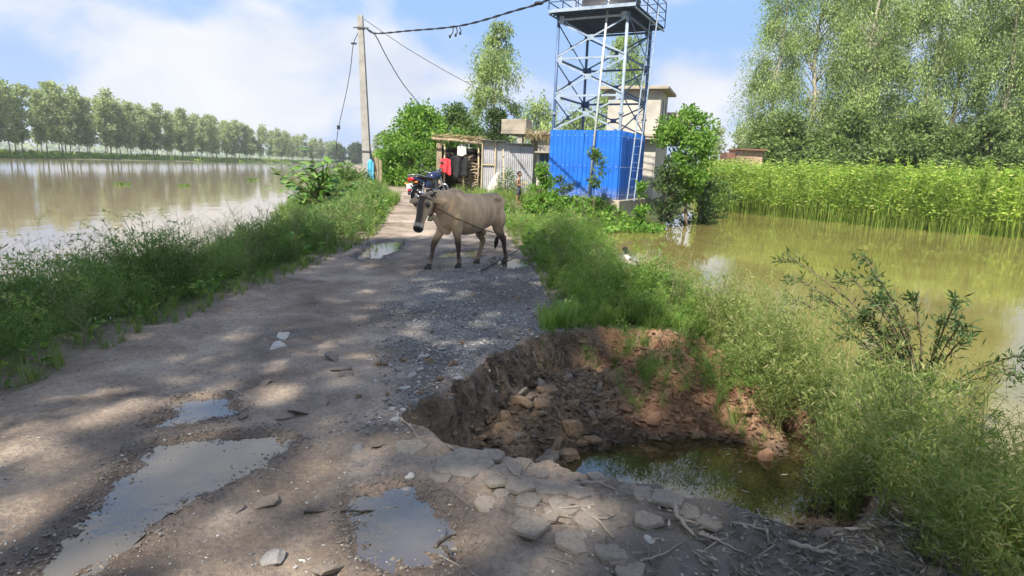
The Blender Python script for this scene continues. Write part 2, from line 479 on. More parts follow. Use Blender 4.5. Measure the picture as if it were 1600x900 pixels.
litt = ss(0.1, 1.0, X + 0.4 * (2.6 - Y)) * ss(3.3, 2.7, Y)
edge = ss(0.55, 0.05, np.minimum(np.abs(X - XL(Y)), np.abs(X - XR(Y))) + 0.3 * fbm(X * 2, Y * 2, 56, 3))

def attr(t, name):
    a = N(t, 'ShaderNodeAttribute'); a.attribute_name = name
    return a
# road: dried mud, broken gravel where the tar is gone, wet rims round the puddles
m, t, b = new_mat('road_mud'); M['road'] = m
n1 = noise_node(t, 2.2, 8, 0.62, dist=0.3); n2 = noise_node(t, 42, 6, 0.65); n3_ = noise_node(t, 130, 3, 0.6)
mud = ramp_node(t, n1.outputs['Fac'], [(0.28, (0.180, 0.146, 0.117)), (0.5, (0.290, 0.240, 0.195)), (0.72, (0.395, 0.332, 0.268))])
gr = ramp_node(t, n2.outputs['Fac'], [(0.30, (0.075, 0.074, 0.076)), (0.5, (0.165, 0.160, 0.158)), (0.70, (0.30, 0.29, 0.28))])
c1 = mix_node(t, attr(t, 'gravel').outputs['Fac'], mud.outputs[0], gr.outputs[0])
spk = ramp_node(t, n2.outputs['Fac'], [(0.35, (0.66, 0.65, 0.64)), (0.62, (1.14, 1.11, 1.08))])
dampn = noise_node(t, 0.75, 6, 0.6, dist=0.6)      # ground still damp from the rain
dmpc = ramp_node(t, dampn.outputs['Fac'], [(0.40, (0.60, 0.56, 0.52)), (0.56, (1.04, 1.03, 1.02))])
c1b = mix_node(t, 1.0, c1.outputs[0], dmpc.outputs[0], 'MULTIPLY')
c2 = mix_node(t, 0.9, c1b.outputs[0], spk.outputs[0], 'MULTIPLY')
lit = mix_node(t, attr(t, 'litter').outputs['Fac'], c2.outputs[0], (0.120, 0.106, 0.092))
wetc = mix_node(t, 1.0, lit.outputs[0], (0.50, 0.46, 0.43), 'MULTIPLY')
wa = attr(t, 'wet')
c3 = mix_node(t, wa.outputs['Fac'], lit.outputs[0], wetc.outputs[0])
t.links.new(c3.outputs[0], b.inputs['Base Color'])
rr_ = N(t, 'ShaderNodeMapRange'); rr_.inputs['To Min'].default_value = 0.92; rr_.inputs['To Max'].default_value = 0.48
t.links.new(wa.outputs['Fac'], rr_.inputs['Value']); t.links.new(rr_.outputs[0], b.inputs['Roughness'])
bp = bump_node(t, b, n2.outputs['Fac'], 0.75, 0.02); bump_node(t, b, n3_.outputs['Fac'], 0.5, 0.008, bp)
# pit: brown earth, red clay, dark damp foot
m, t, b = new_mat('pit_earth'); M['pit'] = m
n1 = noise_node(t, 5, 8, 0.66, dist=0.4); n2 = noise_node(t, 34, 6, 0.7); n3_ = noise_node(t, 95, 4, 0.6)
brown = ramp_node(t, n1.outputs['Fac'], [(0.28, (0.085, 0.060, 0.042)), (0.5, (0.205, 0.148, 0.100)), (0.74, (0.35, 0.265, 0.185))])
clay = ramp_node(t, n1.outputs['Fac'], [(0.28, (0.16, 0.078, 0.043)), (0.5, (0.35, 0.195, 0.112)), (0.74, (0.48, 0.32, 0.21))])
c1 = mix_node(t, attr(t, 'red').outputs['Fac'], brown.outputs[0], clay.outputs[0])
spk = ramp_node(t, n2.outputs['Fac'], [(0.33, (0.55, 0.53, 0.5)), (0.62, (1.2, 1.2, 1.2))])
c2 = mix_node(t, 0.85, c1.outputs[0], spk.outputs[0], 'MULTIPLY')
dmp = mix_node(t, attr(t, 'damp').outputs['Fac'], c2.outputs[0], mix_node(t, 1.0, c2.outputs[0], (0.42, 0.42, 0.42), 'MULTIPLY').outputs[0])
t.links.new(dmp.outputs[0], b.inputs['Base Color']); b.inputs['Roughness'].default_value = 0.9
bp = bump_node(t, b, n2.outputs['Fac'], 1.0, 0.035); bump_node(t, b, n3_.outputs['Fac'], 0.6, 0.01, bp)
# banks and fields
m, t, b = new_mat('bank_soil'); M['ground'] = m
n1 = noise_node(t, 0.9, 8, 0.62); n2 = noise_node(t, 26, 6, 0.7)
soil = ramp_node(t, n1.outputs['Fac'], [(0.3, (0.055, 0.075, 0.022)), (0.5, (0.075, 0.095, 0.028)), (0.62, (0.11, 0.105, 0.045)), (0.76, (0.16, 0.13, 0.085))])
rim = mix_node(t, attr(t, 'edge').outputs['Fac'], soil.outputs[0], (0.185, 0.150, 0.112))
spk = ramp_node(t, n2.outputs['Fac'], [(0.33, (0.6, 0.6, 0.6)), (0.62, (1.15, 1.15, 1.1))])
c2 = mix_node(t, 0.9, rim.outputs[0], spk.outputs[0], 'MULTIPLY')
t.links.new(c2.outputs[0], b.inputs['Base Color']); b.inputs['Roughness'].default_value = 0.95
bump_node(t, b, n2.outputs['Fac'], 0.8, 0.03)

damp = ss(PIT_Z + 0.13, PIT_Z - 0.02, TV[:, 2].reshape(X.shape) + 0.05 * fbm(X * 6, Y * 6, 57, 3))
road = tag(link('road', sub_mesh('road', is_road, M['road'], dict(gravel=grav, wet=wet, litter=litt))), 'muddy village road of dried mud and broken gravel', 'road', kind='structure')
pit = tag(link('pit', sub_mesh('pit', is_pit, M['pit'], dict(red=red, damp=damp))), 'deep pit where the road edge has collapsed', 'pit', kind='structure')
ground = tag(link('ground', sub_mesh('ground', ~(is_pit | is_road), M['ground'], dict(edge=edge))), 'green banks and fields beside the water', 'ground', kind='structure')

# the broken face of the pit: a crumbling curtain of soil below the lip
rim = smooth_curve([(-0.50, 3.22), (-0.63, 3.49), (-0.42, 4.08), (-0.18, 4.69), (0.19, 5.41), (0.44, 5.67), (0.91, 5.95), (1.34, 5.86), (1.93, 5.97), (2.28, 5.9), (2.46, 5.4)], 30)
na, nb = len(rim), 36
tg = np.gradient(rim, axis=0); tg /= np.linalg.norm(tg, axis=1)[:, None]
inw = np.stack([tg[:, 1], -tg[:, 0]], 1)
tt = np.linspace(0, 1, nb)
lip = height(rim[:, 0] - inw[:, 0] * 0.10, rim[:, 1] - inw[:, 1] * 0.10)
zz = lip[:, None] + 0.0 - 0.004 - tt[None] * (0.60 + 0.06 * fbm(np.arange(na) * 0.05, np.zeros(na), 71, 3))[:, None]
P3 = np.stack([np.repeat(rim[:, :1], nb, 1), np.repeat(rim[:, 1:2], nb, 1), zz], -1).reshape(-1, 3)
big = vn3(P3 * 4.2 + 3, 61) - 0.5; med = np.abs(vn3(P3 * 11 + 9, 62) - 0.5) * 2; fine = vn3(P3 * 34 + 1, 63) - 0.5; lay_ = vn3(P3 * np.array([3, 3, 17]) + 7, 64) - 0.5
off = -0.02 + 0.12 * np.tile(tt, na) ** 0.8 + 0.13 * big - 0.05 * med + 0.03 * fine + 0.05 * lay_
off = np.where(np.tile(tt, na) < 0.03, -0.06, off)
P3[:, :2] += np.repeat(inw, nb, 0) * off[:, None]
P3[:, 2] += 0.02 * (vn3(P3 * 20, 65) - 0.5) * (np.tile(tt, na) > 0.03)
ii = np.arange(na * nb).reshape(na, nb)
CF = np.stack([ii[:-1, :-1], ii[:-1, 1:], ii[1:, 1:], ii[1:, :-1]], -1).reshape(-1, 4)
cr_ = ss(0.7, 1.3, P3[:, 0] + 0.3 * (vn3(P3 * 3, 66) - .5)) * 0.75
link('earth_face', raw_mesh('earth_face', P3, [CF], [M['pit']], False, dict(red=cr_, damp=0.55 * ss(0.45, 0.75, vn3(P3 * np.array([4, 4, 3]), 67)) + 0.4 * ss(-0.35, -0.6, P3[:, 2]))), pit)

# ------------------------------------------------------------------ water
def water_mat(name, deep, shallow, ior, rough, wave, wscale, stretch=(1, 1, 1), wave2=0.0):
    m, t, b = new_mat(name)
    n = noise_node(t, 0.35, 5, 0.6)
    r = ramp_node(t, n.outputs['Fac'], [(0.35, deep), (0.65, shallow)])
    t.links.new(r.outputs[0], b.inputs['Base Color'])
    b.inputs['Roughness'].default_value = rough; b.inputs['IOR'].default_value = ior
    c = N(t, 'ShaderNodeTexCoord'); mp = N(t, 'ShaderNodeMapping'); mp.inputs['Scale'].default_value = stretch
    t.links.new(c.outputs['Object'], mp.inputs[0])
    w = N(t, 'ShaderNodeTexNoise'); w.inputs['Scale'].default_value = wscale; w.inputs['Detail'].default_value = 4
    t.links.new(mp.outputs[0], w.inputs['Vector'])
    bp = bump_node(t, b, w.outputs['Fac'], wave, 0.05)
    if wave2:
        w2 = N(t, 'ShaderNodeTexNoise'); w2.inputs['Scale'].default_value = wscale * 0.12; w2.inputs['Detail'].default_value = 2
        t.links.new(mp.outputs[0], w2.inputs['Vector'])
        bump_node(t, b, w2.outputs['Fac'], wave2, 0.3, bp)
    return m
M['river'] = water_mat('river_water', (0.20, 0.150, 0.092), (0.25, 0.19, 0.12), 1.38, 0.05, 0.12, 1.3, (1, 0.6, 1), 0.05)
M['pond'] = water_mat('pond_water', (0.15, 0.125, 0.040), (0.19, 0.165, 0.055), 1.45, 0.03, 0.05, 2.2, (1, 1, 1), 0.02)
M['pool'] = water_mat('pool_water', (0.030, 0.025, 0.010), (0.045, 0.036, 0.014), 2.1, 0.015, 0.03, 3.0)
M['puddle'] = water_mat('puddle_water', (0.055, 0.047, 0.040), (0.11, 0.092, 0.074), 2.0, 0.03, 0.05, 7.0)
def flat(name, poly, z, mat):
    V = [(x, y, z) for x, y in poly]
    me = bpy.data.meshes.new(name); me.from_pydata(V, [], [list(range(len(V)))]); me.materials.append(mat)
    if me.polygons[0].normal.z < 0: me.flip_normals()
    return link(name, me)
rv = [(-135, -200)] + [(x + 1.2, y) for x, y in zip(SHX, SHY)] + [(-150, 540)]
tag(flat('river', rv, WATER_Z, M['river']), 'wide brown flooded river beside the road', 'river', kind='structure')
tag(flat('pond', [(x - 0.5, y + .3) for x, y in POND], WATER_Z, M['pond']), 'murky green brown pond beside the jute field', 'pond', kind='structure')
pc = np.mean(PIT, 0)
tag(flat('pit_water', [tuple(pc + (np.array(p) - pc) * 0.97) for p in PIT], PIT_Z, M['pool']), 'dark pool of water in the bottom of the pit', 'pool', kind='structure')
plab = ['large shallow puddle at the near edge of the road', 'small puddle just beyond the large one on the road', 'muddy puddle with twigs in the middle of the near road',
        'tiny bright puddle in the middle of the road', 'puddle beside the grass where the road bends', 'thin puddle between the hooves of the cow', 'shallow puddle behind the cow by the grass']
for q, lb in zip(PUD, plab):
    c = np.mean(q, 0)
    tag(flat('puddle', [tuple(c + (np.array(p) - c) * 1.08) for p in q], -0.004, M['puddle']), lb, 'puddle', kind='structure')

# ------------------------------------------------------------------ plants: leaf-sized faces on real stems
def unit(v):
    return v / (np.linalg.norm(v, axis=-1, keepdims=True) + 1e-12)
def leaves(P, D, L, W, r, fold=0.0):
    """one four-cornered blade per point: base, two sides, tip"""
    n = len(P); D = unit(D)
    a = unit(np.cross(D, r.normal(size=(n, 3))))
    L = np.broadcast_to(L, n)[:, None]; W = np.broadcast_to(W, n)[:, None]
    mid = P + D * L * 0.45
    up = np.cross(a, D) * W * fold
    V = np.stack([P, mid + a * W * 0.5 + up, P + D * L, mid - a * W * 0.5 + up], 1).reshape(-1, 3)
    return V, np.arange(n * 4).reshape(n, 4)
def tleaves(P, D, L, W, r):
    """tiny leaf: one triangle"""
    n = len(P); D = unit(D)
    a = unit(np.cross(D, r.normal(size=(n, 3))))
    L = np.broadcast_to(L, n)[:, None]; W = np.broadcast_to(W, n)[:, None]
    V = np.stack([P - a * W * 0.25, P + D * L * 0.42 + a * W * 0.72, P + D * L], 1).reshape(-1, 3)
    return V, np.arange(n * 3).reshape(n, 3)[:, [0, 1, 2, 2]]
def join(parts):
    Vs, Fs, o = [], [], 0
    for V, F in parts:
        Vs.append(V); Fs.append(F + o); o += len(V)
    return np.concatenate(Vs), np.concatenate(Fs)
def ribbons(A, B, w, r):
    n = len(A); d = unit(B - A)
    s = unit(np.cross(d, r.normal(size=(n, 3)))) * np.broadcast_to(w, n)[:, None] / 2
    V = np.stack([A - s, A + s, B + s * 0.4, B - s * 0.4], 1).reshape(-1, 3)
    return V, np.arange(n * 4).reshape(n, 4)
def tile(protos, pos, scl, rz, tilt, r, which=None):
    """many copies of the prototype blades as one big set of faces"""
    which = r.integers(0, len(protos), len(pos)) if which is None else which
    out = []
    scl = np.broadcast_to(scl, len(pos))
    ta = r.uniform(0, 2 * np.pi, len(pos)); tl = r.normal(size=len(pos)) * tilt
    for k, (V, F) in enumerate(protos):
        s = np.where(which == k)[0]
        if not len(s): continue
        c, q = np.cos(rz[s]), np.sin(rz[s])
        W = V[None] * scl[s, None, None]
        x = W[..., 0] * c[:, None] - W[..., 1] * q[:, None]
        y = W[..., 0] * q[:, None] + W[..., 1] * c[:, None]
        z = W[..., 2]
        x = x + z * (np.cos(ta[s]) * tl[s])[:, None]; y = y + z * (np.sin(ta[s]) * tl[s])[:, None]
        VV = np.stack([x, y, z], -1) + pos[s][:, None]
        FF = F[None] + (np.arange(len(s)) * len(V))[:, None, None]
        out.append((VV.reshape(-1, 3), FF.reshape(-1, F.shape[1])))
    return join(out)

def weed_proto(seed, h=0.75, stems=5, br=9, lf=5, ll=0.036, lw=0.008, spread=0.35, sw=0.006):
    r = np.random.default_rng(seed)
    parts = []
    for s in range(stems):
        a = r.uniform(0, 6.28); lean = r.uniform(0.1, 1.0) * spread; hh = h * r.uniform(0.65, 1.05)
        t = np.linspace(0, 1, 5)
        c = np.stack([np.cos(a) * lean * t ** 1.6 * hh, np.sin(a) * lean * t ** 1.6 * hh, t * hh * (1 - 0.12 * lean * t)], 1)
        c[0] += np.array([np.cos(a), np.sin(a), 0]) * 0.02
        parts.append(ribbons(c[:-1], c[1:], sw, r)); parts.append(ribbons(c[:-1], c[1:], sw, r))
        tb = r.uniform(0.12, 1.0, br) ** 0.8
        B = np.stack([np.interp(tb, t, c[:, k]) for k in range(3)], 1)
        ang = r.uniform(0, 6.28, br); ln = h * (0.30 - 0.16 * tb) * r.uniform(0.7, 1.3, br)
        d = unit(np.stack([np.cos(ang), np.sin(ang), r.uniform(0.25, 1.1, br)], 1))
        E = B + d * ln[:, None]
        parts.append(ribbons(B, E, sw * 0.5, r))
        u = r.uniform(0.15, 1.05, (br, lf))
        LP = (B[:, None] + (E - B)[:, None] * u[..., None]).reshape(-1, 3)
        LD = np.repeat(d, lf, 0) * 0.7 + r.normal(size=(br * lf, 3)) * 0.6
        parts.append(tleaves(LP, LD, ll * r.uniform(0.6, 1.35, br * lf), lw * r.uniform(0.7, 1.3, br * lf), r))
    return join(parts)
def grass_proto(seed, h=0.3, n=16, w=0.007, spread=0.7):
    r = np.random.default_rng(seed)
    a = r.uniform(0, 6.28, n); hh = h * r.uniform(0.5, 1.1, n); l = r.uniform(0.1, 1, n) * spread
    B = r.normal(size=(n, 3)) * [0.02, 0.02, 0]
    d = np.stack([np.cos(a), np.sin(a), np.zeros(n)], 1)
    M1 = B + d * (l * hh * 0.35)[:, None] + np.array([0, 0, 1]) * (hh * 0.6)[:, None]
    T = B + d * (l * hh * 0.95)[:, None] + np.array([0, 0, 1]) * (hh * (1 - 0.35 * l))[:, None]
    s = np.stack([-np.sin(a), np.cos(a), np.zeros(n)], 1) * w / 2
    V = np.stack([B - s, B + s, M1 + s * .8, M1 - s * .8, T], 1).reshape(-1, 3)
    k = np.arange(n)[:, None] * 5
    F = np.concatenate([k + [0, 1, 2, 3], k + [3, 2, 4, 4]], 0)
    return V, F
def mass(name, V, F, mat, label, cat, kind='stuff', parent=None):
    tri = F[:, 2] == F[:, 3] if F.shape[1] == 4 else np.zeros(len(F), bool)
    gs = [F[~tri]] + ([F[tri][:, :3]] if tri.any() else [])
    return tag(link(name, raw_mesh(name, V, gs, [mat], False), parent), label, cat, kind=kind)

M['weed_l'] = leaf_mat('weed_green', [(0.07, 0.14, 0.04), (0.10, 0.20, 0.05), (0.14, 0.25, 0.065), (0.20, 0.30, 0.095), (0.31, 0.33, 0.16)], 0.4, patch=1.1)
M['weed_r'] = leaf_mat('weed_fresh_green', [(0.08, 0.17, 0.035), (0.12, 0.24, 0.045), (0.17, 0.30, 0.058), (0.23, 0.34, 0.085), (0.34, 0.37, 0.14)], 0.42, patch=1.1)
M['weed_y'] = leaf_mat('weed_yellow_green', [(0.10, 0.17, 0.04), (0.15, 0.22, 0.05), (0.21, 0.26, 0.07), (0.28, 0.30, 0.11), (0.36, 0.33, 0.17)], 0.4)
M['grass'] = leaf_mat('grass_green', [(0.08, 0.16, 0.03), (0.13, 0.22, 0.04), (0.19, 0.27, 0.06), (0.28, 0.29, 0.11)], 0.35)
WP = [weed_proto(100 + k, 0.80, 5, 11, 5, 0.046, 0.012) for k in range(6)]
WF = [weed_proto(200 + k, 0.75, 4, 8, 4, 0.085, 0.024, sw=0.01) for k in range(5)]
WW = [weed_proto(300 + k, 1.05, 4, 11, 4, 0.026, 0.005, 0.45, 0.005) for k in range(4)]
GP = [grass_proto(400 + k) for k in range(5)]
r = np.random.default_rng(21)
def strip(n, y0, y1, xa, xb, power=1.0):
    y = y0 + (y1 - y0) * r.uniform(size=n) ** power
    a, b = xa(y), xb(y)
    x = a + (b - a) * r.uniform(size=n)
    return x, y
def ground_pts(x, y, sink=0.02):
    return np.stack([x, y, height(x, y) - sink], 1)
def in_pit(x, y, m=0.0): return pit_d(x, y) > -m
# left bank
shl = lambda y: np.interp(y, SHY, SHX)
parts = []
x, y = strip(820, 1.0, 11, lambda y: XL(y) - 0.22, lambda y: shl(y) + 0.15)
lim = (XL(y) - 0.18 + 0.28 * fbm(x * 0 + 4, y * 1.3, 61, 3)); k = x < lim; x, y = x[k], y[k]
rise = np.clip((XL(y) - x) / 0.9, 0.28, 1.0)
parts.append(tile(WP, ground_pts(x, y), 0.24 + 0.76 * rise * r.uniform(0.5, 1.25, len(x)) * (0.85 + 0.55 * fbm(x * .9, y * .9, 63, 3)), r.uniform(0, 6.28, len(x)), 0.12, r))
x, y = strip(170, 2.5, 10, lambda y: XL(y) - 0.9, lambda y: shl(y) + 0.1)
parts.append(tile(WW, ground_pts(x, y), r.uniform(0.75, 1.12, len(x)), r.uniform(0, 6.28, len(x)), 0.15, r))
x, y = strip(760, 10.5, 30, lambda y: XL(y) - 0.15, lambda y: np.maximum(shl(y) + 0.1, XL(y) - 4.0), 1.2)
rise = np.clip((XL(y) - x) / 1.0, 0.3, 1.0)
parts.append(tile(WF, ground_pts(x, y), (0.28 + 0.6 * rise) * r.uniform(0.6, 1.15, len(x)), r.uniform(0, 6.28, len(x)), 0.12, r))
V, F = join(parts)
mass('weeds', V, F, M['weed_l'], 'tall feathery weeds on the river bank left of the road', 'weeds')
# right bank, between road and pond, beyond the pit
BIRD = on_z(986, 410, -0.30)
def low_patch(x, y):                                # weeds made lower along the viewer's sight line to the bird
    lat = x - BIRD[0] * y / BIRD[1]
    return 1 - 0.86 * np.exp(-(lat / 0.42) ** 2) * ss(6.6, 8.0, y) * ss(13.6, 12.9, y)
shr = lambda y: np.interp(y, [2, 5, 7, 10, 12, 13.6, 15.2, 18, 21.3], [3.4, 3.6, 3.35, 3.2, 2.9, 2.2, 1.6, 1.05, 1.0])
parts = []
x, y = strip(1000, 6.0, 13, lambda y: XR(y) + 0.05, lambda y: shr(y) - 0.05)
k = ~in_pit(x, y, 0.04) & (x > XR(y) + 0.12 + 0.25 * fbm(x * 0, y * 1.4, 62, 3)); x, y = x[k], y[k]
rise = np.clip((x - XR(y)) / 0.7, 0.35, 1.0)
parts.append(tile(WP, ground_pts(x, y), (0.24 + 0.58 * rise) * r.uniform(0.65, 1.2, len(x)) * (0.55 + 0.45 * ss(0.05, 0.7, poly_sdf(x, y, PIT))) * (0.5 + 0.5 * ss(0.2, 1.5, shr(y) - x)) * low_patch(x, y), r.uniform(0, 6.28, len(x)), 0.12, r))
x, y = strip(620, 12.5, 23, lambda y: XR(y) + 0.05, lambda y: shr(np.minimum(y, 21.3)) - 0.05)
k = ~((np.abs(x - 0.2) < 0.8) & (y > 17.5)); x, y = x[k], y[k]
rise = np.clip((x - XR(y)) / 0.8, 0.3, 1.0)
parts.append(tile(WF, ground_pts(x, y), (0.25 + 0.5 * rise) * r.uniform(0.6, 1.15, len(x)) * (0.45 + 0.55 * ss(0.1, 1.2, shr(np.minimum(y, 21.3)) - x)) * low_patch(x, y), r.uniform(0, 6.28, len(x)), 0.1, r))
q = 900
x = r.uniform(0.3, 2.5, q); y = r.uniform(5.3, 6.6, q); sd = poly_sdf(x, y, PIT)
k = (sd > -0.02) & (sd < 0.42); x, y = x[k], y[k]
parts.append(tile(GP, ground_pts(x, y), r.uniform(0.4, 1.0, len(x)), r.uniform(0, 6.28, len(x)), 0.45, r))
V, F = join(parts)
mass('weeds', V, F, M['weed_r'], 'fresh green feathery weeds between the road and the pond', 'weeds')
# bank to the right of the pit
x = r.uniform(1.4, 4.3, 2000); y = r.uniform(1.2, 6.6, 2000)
k = ~in_pit(x, y, -0.42) & (x > 1.98 - 0.30 * ss(3.0, 2.5, y)) & (height(x, y) > PIT_Z) & (poly_sdf(x, y, POND) > -0.55 * r.uniform(size=2000) ** 2); x, y = x[k], y[k]
V, F = join([tile(WP + WW, ground_pts(x, y), r.uniform(0.45, 1.1, len(x)) * np.where(y < 3.0, 0.8, 1.0) * (0.55 + 0.45 * ss(0, 0.8, poly_sdf(x, y, POND))), r.uniform(0, 6.28, len(x)), 0.2, r)])
mass('weeds', V, F, M['weed_y'], 'wispy yellow green weeds on the bank right of the pit', 'weeds')
# short grass along the edges of the road and over the yard
x1, y1 = strip(520, 2.0, 22, lambda y: XL(y) - 0.35, lambda y: XL(y) + 0.06, 1.2)
x2, y2 = strip(420, 6.0, 22, lambda y: XR(y) - 0.04, lambda y: XR(y) + 0.35, 1.2)
x3, y3 = r.uniform(-11, 6, 2600), r.uniform(20, 36, 2600)
k = ((x3 < XL(y3) - 0.1) | (x3 > XR(y3) + 0.1)) & (x3 > shl(y3) + 0.1) & (poly_sdf(x3, y3, POND) > 0); x3, y3 = x3[k], y3[k]
x = np.concatenate([x1, x2, x3]); y = np.concatenate([y1, y2, y3])
k = ~in_pit(x, y, 0.05); x, y = x[k], y[k]
V, F = tile(GP, ground_pts(x, y), np.where(y > 19, r.uniform(0.9, 1.9, len(x)), r.uniform(0.3, 0.75, len(x))), r.uniform(0, 6.28, len(x)), 0.2, r)
mass('grass', V, F, M['grass'], 'short grass along the road edges and round the huts', 'grass')

# dead stalks and broad leaved weeds among them
x1, y1 = strip(130, 2.0, 16, lambda y: XL(y) - 0.1, lambda y: shl(y) + 0.2, 1.3)
x2, y2 = strip(110, 6.2, 16, lambda y: XR(y) + 0.1, lambda y: shr(y) - 0.1, 1.3)
x3 = r.uniform(2.1, 3.5, 60); y3 = r.uniform(2.0, 6.3, 60)
x, y = np.concatenate([x1, x2, x3]), np.concatenate([y1, y2, y3]); k = ~in_pit(x, y, 0.02) & ~((np.abs(x / y - BIRD[0] / BIRD[1]) < 0.035) & (y < BIRD[1] + .2)); x, y = x[k], y[k]
M['stalk'] = leaf_mat('dead_stalk', [(0.16, 0.12, 0.07), (0.25, 0.20, 0.12), (0.34, 0.29, 0.18), (0.20, 0.22, 0.09)], 0.2)
V, F = tile(WW, ground_pts(x, y), r.uniform(0.35, 0.85, len(x)), r.uniform(0, 6.28, len(x)), 0.3, r)
mass('dry_stalks', V, F, M['stalk'], 'dry brown stalks standing among the green weeds', 'stalks')
def rosette(seed):
    r = np.random.default_rng(seed); n = 16
    a = r.uniform(0, 6.28, n); z = r.uniform(0.0, 0.30, n)
    D = np.stack([np.cos(a), np.sin(a), r.uniform(0.1, 0.9, n)], 1)
    st_ = ribbons(np.zeros((n, 3)), D * 0.07 + np.stack([0 * z, 0 * z, z], 1), 0.006, r)
    return join([leaves(D * 0.06 + np.stack([0 * z, 0 * z, z], 1), D, r.uniform(0.08, 0.17, n), r.uniform(0.04, 0.075, n), r, 0.15), st_])
RO = [rosette(540 + k) for k in range(5)]
x1, y1 = strip(230, 2.0, 20, lambda y: XL(y) - 0.05, lambda y: np.maximum(shl(y) + 0.2, XL(y) - 1.3), 1.3)
x2, y2 = strip(260, 6.1, 21, lambda y: XR(y) + 0.08, lambda y: shr(y) - 0.1, 1.2)
x, y = np.concatenate([x1, x2]), np.concatenate([y1, y2]); k = ~in_pit(x, y, 0.02) & ~((np.abs(x / y - BIRD[0] / BIRD[1]) < 0.035) & (y < BIRD[1] + .2)); x, y = x[k], y[k]
V, F = tile(RO, ground_pts(x, y, 0.0), np.where(y < 9, r.uniform(0.3, 0.62, len(x)), r.uniform(0.5, 1.2, len(x))), r.uniform(0, 6.28, len(x)), 0.2, r)
mass('broad_weeds', V, F, leaf_mat('broad_weed_leaf', [(0.06, 0.15, 0.025), (0.10, 0.21, 0.035), (0.15, 0.26, 0.05), (0.24, 0.30, 0.09)], 0.35), 'low broad leaved weeds along both edges of the road', 'weeds')

# jute standing in the flooded field
def jute_proto(seed):
    r = np.random.default_rng(seed)
    h = r.uniform(2.7, 3.3)
    c = np.stack([r.normal(size=5) * 0.03, r.normal(size=5) * 0.03, np.linspace(-0.3, h, 5)], 1)
    parts = [ribbons(c[:-1], c[1:], 0.030, r), ribbons(c[:-1], c[1:], 0.030, r)]
    n = 26
    t = r.uniform(0.22, 1.02, n) ** 0.75
    P = np.stack([np.interp(t, np.linspace(0, 1, 5), c[:, k]) for k in range(3)], 1)
    a = r.uniform(0, 6.28, n)
    D = np.stack([np.cos(a), np.sin(a), r.uniform(-0.55, 0.5, n)], 1)
    parts.append(tleaves(P + D * 0.03, D, r.uniform(0.16, 0.28, n), r.uniform(0.065, 0.11, n), r))
    return join(parts)
JP = [jute_proto(500 + k) for k in range(7)]
M['jute'] = leaf_mat('jute_green', [(0.12, 0.22, 0.03), (0.18, 0.30, 0.045), (0.25, 0.37, 0.06), (0.32, 0.42, 0.085), (0.42, 0.46, 0.15)], 0.42, patch=0.9)
JUTE = [(11.5, 40.5), (14, 35.5), (18, 29.3), (24, 25), (31, 22), (48, 30), (44, 58), (16, 54)]
n = 26000
x, y = r.uniform(10, 48, n), r.uniform(21, 58, n)
s = -poly_sdf(x, y, JUTE) + 0.5 * fbm(x * 0.8, y * 0.8, 71, 3)
k = (s > 0) & (r.uniform(size=n) < np.where(s < 4, 0.95, 0.22)); x, y, s = x[k], y[k], s[k]
V, F = tile(JP, np.stack([x, y, np.full(len(x), WATER_Z)], 1), r.uniform(0.80, 1.05, len(x)) + 0.09 * fbm(x * .45, y * .45, 72, 3), r.uniform(0, 6.28, len(x)), 0.035, r)
mass('jute_field', V, F, M['jute'], 'dense field of tall bright green jute standing in water', 'jute field')

# ------------------------------------------------------------------ trees
M['bark_pale'] = plain('pale_bark', (0.36, 0.32, 0.26), 0.9, 0.35, 3.0, bump=0.4)
M['bark'] = plain('brown_bark', (0.15, 0.115, 0.08), 0.95, 0.35, 3.0, bump=0.5)
M['stem'] = plain('green_stem', (0.13, 0.15, 0.05), 0.8, 0.3, 8.0)
M['euc'] = leaf_mat('grey_green_leaf', [(0.12, 0.19, 0.065), (0.19, 0.275, 0.095), (0.26, 0.355, 0.13), (0.335, 0.42, 0.18), (0.42, 0.48, 0.24)], 0.42, patch=0.55)
M['far'] = leaf_mat('haze_paled_leaf', [(0.20, 0.25, 0.13), (0.28, 0.33, 0.18), (0.36, 0.41, 0.24), (0.44, 0.48, 0.31)], 0.48)  # leaf colour paled to stand in for haze over the distance
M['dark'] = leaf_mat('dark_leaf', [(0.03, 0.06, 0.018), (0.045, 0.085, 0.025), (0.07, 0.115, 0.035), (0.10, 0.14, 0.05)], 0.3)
M['fresh'] = leaf_mat('fresh_leaf', [(0.07, 0.16, 0.02), (0.11, 0.23, 0.03), (0.16, 0.30, 0.042), (0.23, 0.35, 0.07)], 0.42)
M['mid'] = leaf_mat('mid_leaf', [(0.05, 0.10, 0.022), (0.075, 0.14, 0.03), (0.11, 0.185, 0.045), (0.155, 0.22, 0.07)], 0.38)
